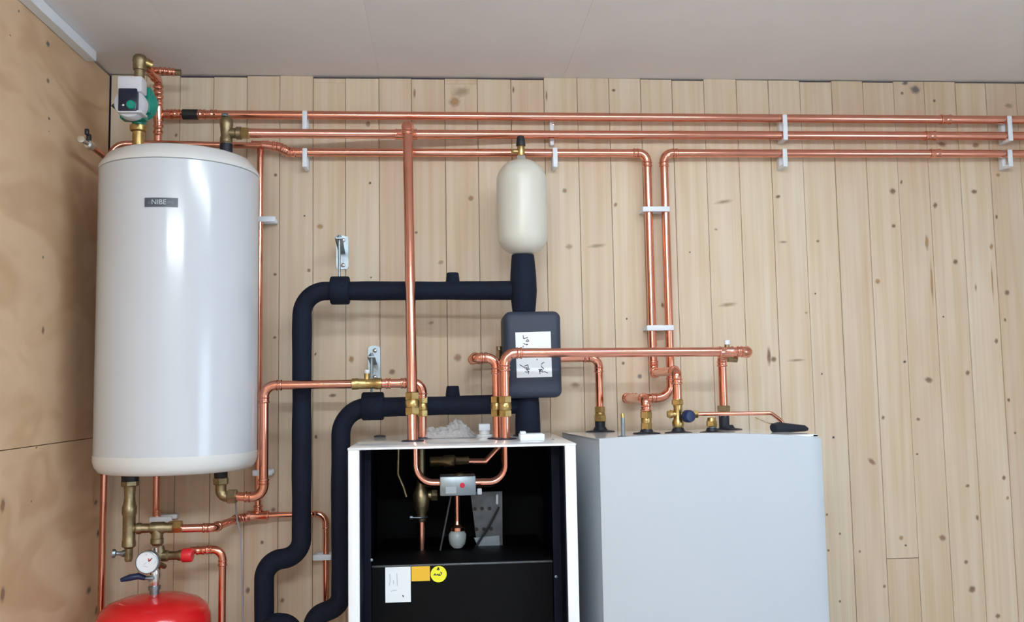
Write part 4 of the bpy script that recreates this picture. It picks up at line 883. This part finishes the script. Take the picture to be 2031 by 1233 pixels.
obj('indicator', lathe(B(), [(.0035, 0), (0, .002)], at(244, 208, .4205), (0, -1, 0), 10), M['chrome'], t)
obj('cable_gland', lathe(B(), [(.006, 0), (.006, .016), (0, .017)], at(232, 215, .38), (-.7, -.2, .6), 10), M['black'], t)
bm = B(); lathe(bm, [(.018, zt-.01), (.018, zz(262)), (.024, zz(260)), (.026, zz(256)), (.026, zz(250)), (.020, zz(248))], (x, -DPp, 0)); obj('union_nut', bm, M['brass'], t)
t = thing('brass_elbow', 'dull brass union elbow above the green pump near the ceiling', 'fitting', at(277, 150, DPp))
xq = at(277, 140, DPp).x
bm = B(); lathe(bm, [(.016, zz(162)), (.016, zz(140)), (.0195, zz(139)), (.0205, zz(134)), (.0205, zz(124)), (.022, zz(122)), (.021, zz(114)), (.016, zz(110)), (0, zz(109))], (xq, -DPp, 0)); obj('body', bm, M['dull_brass'], t)
obj('insert', rod(B(), (xq, -DPp, zz(120)), (xq+.03, -DPp+.02, zz(125)), .0145), M['brass'], t)
t = thing('copper_pipe', 'ringed copper riser from the pump elbow down behind the large tank', 'pipe', at(315, 228, .07))
RR = .0135
n0 = at(290, 121, .25); n1 = at(314, 158, .12); n2 = at(314.5, 215, .07); n3 = at(312, 330, .06)
pipe(t, [n0, at(296, 138, .22), n1, n2, n3], RR, [.02, .03, 0], elbows=False)
for px, py, d in ((302, 146, .16), (308, 154, .14), (314, 172, .11), (314, 182, .10), (314.5, 192, .09), (314, 203, .08), (314, 238, .07), (314, 250, .07), (313.5, 262, .07)):
    bm = B(); ring(bm, at(px, py, d), (n2-n1) if py > 160 else (n1-n0), RR*1.03, .0055); obj('ring', bm, M['copper'], t)
bm = B(); collar(bm, at(322, 227, .06), (1, 0, 0), RR, .06); rod(bm, at(314, 212, .075), at(314, 244, .068), RR*1.15); obj('tee', bm, M['copper'], t)
t = thing('copper_pipe', 'short ringed copper stub with a brass end close under the ceiling', 'pipe', at(330, 142, .17))
w0, w1 = at(302, 139, .18), at(348, 143, .17); pipe(t, [w0, w1], .011, 0)
for px in (318, 327, 336, 344):
    bm = B(); ring(bm, along(w0, w1, (px-302)/46), w1-w0, .0115, .004); obj('ring', bm, M['copper'], t)
bm = B(); hexnut(bm, w1, along(w0, w1, 1.25), .0105); obj('end_plug', bm, M['dull_brass'], t)
# valve at the right of the tank top
t = thing('mixing_valve', 'dull brass three-way valve on the right of the large tank top', 'valve', at(450, 290, .19))
x = at(449, 260, .19).x; zz = lambda py: zat(449, py, .19)
bm = B(); lathe(bm, [(.015, zz(310)), (.017, zz(284)), (.020, zz(282)), (.020, zz(274)), (.0175, zz(270)), (.019, zz(256)), (.021, zz(248)), (.021, zz(238)), (.013, zz(231)), (0, zz(230))], (x, -.19, 0)); lathe(bm, [(.016, 0), (.017, .03), (.021, .033), (.021, .048), (.016, .050)], (x, -.19, zz(264)), (1, 0, 0)); obj('valve_body', bm, M['dull_brass'], t)
obj('top_cap', lathe(B(), [(.012, 0), (.012, .006), (.009, .01), (0, .011)], (x-.002, -.2, zz(233))), M['steel'], t)
bm = B(); hexnut(bm, (x+.046, -.19, zz(264)), (x+.075, -.19, zz(264)), .019); obj('brass_nut', bm, M['brass'], t)
obj('port_sleeve', lathe(B(), [(.020, zt-.012), (.020, zz(286))], (x, -.19, 0)), M['rubber'], t)
# drain valve on the left wall
XV = XL+.075
t = thing('drain_valve', 'small chrome drain valve with black lever and dark copper pipe on the plywood wall', 'valve', atx(180, 290, XV))
a = atx(163, 277, XV); b = atx(183, 292, XV); c_ = atx(212, 318, XV); b.z = (a.z+b.z)/2; 
obj('tube', rod(B(), b, V((XV, c_.y+.1, c_.z)), .009), M['copper'], t)
bm = B(); rod(bm, a, b, .0075); hexnut(bm, along(a, b, .55), along(a, b, .95), .0135); lathe(bm, [(.0105, -.004), (.0105, .008), (0, .009)], a, a-b, 14); obj('valve_body', bm, M['chrome'], t)
p = along(a, b, .7); bm = B(); box(bm, p+V((.0, -.004, .018)), (.012, .018, .03), .004); box(bm, p+V((0, -.02, .034)), (.012, .014, .02), .004); obj('lever', bm, M['black'], t)
bpy.context.view_layer.update()
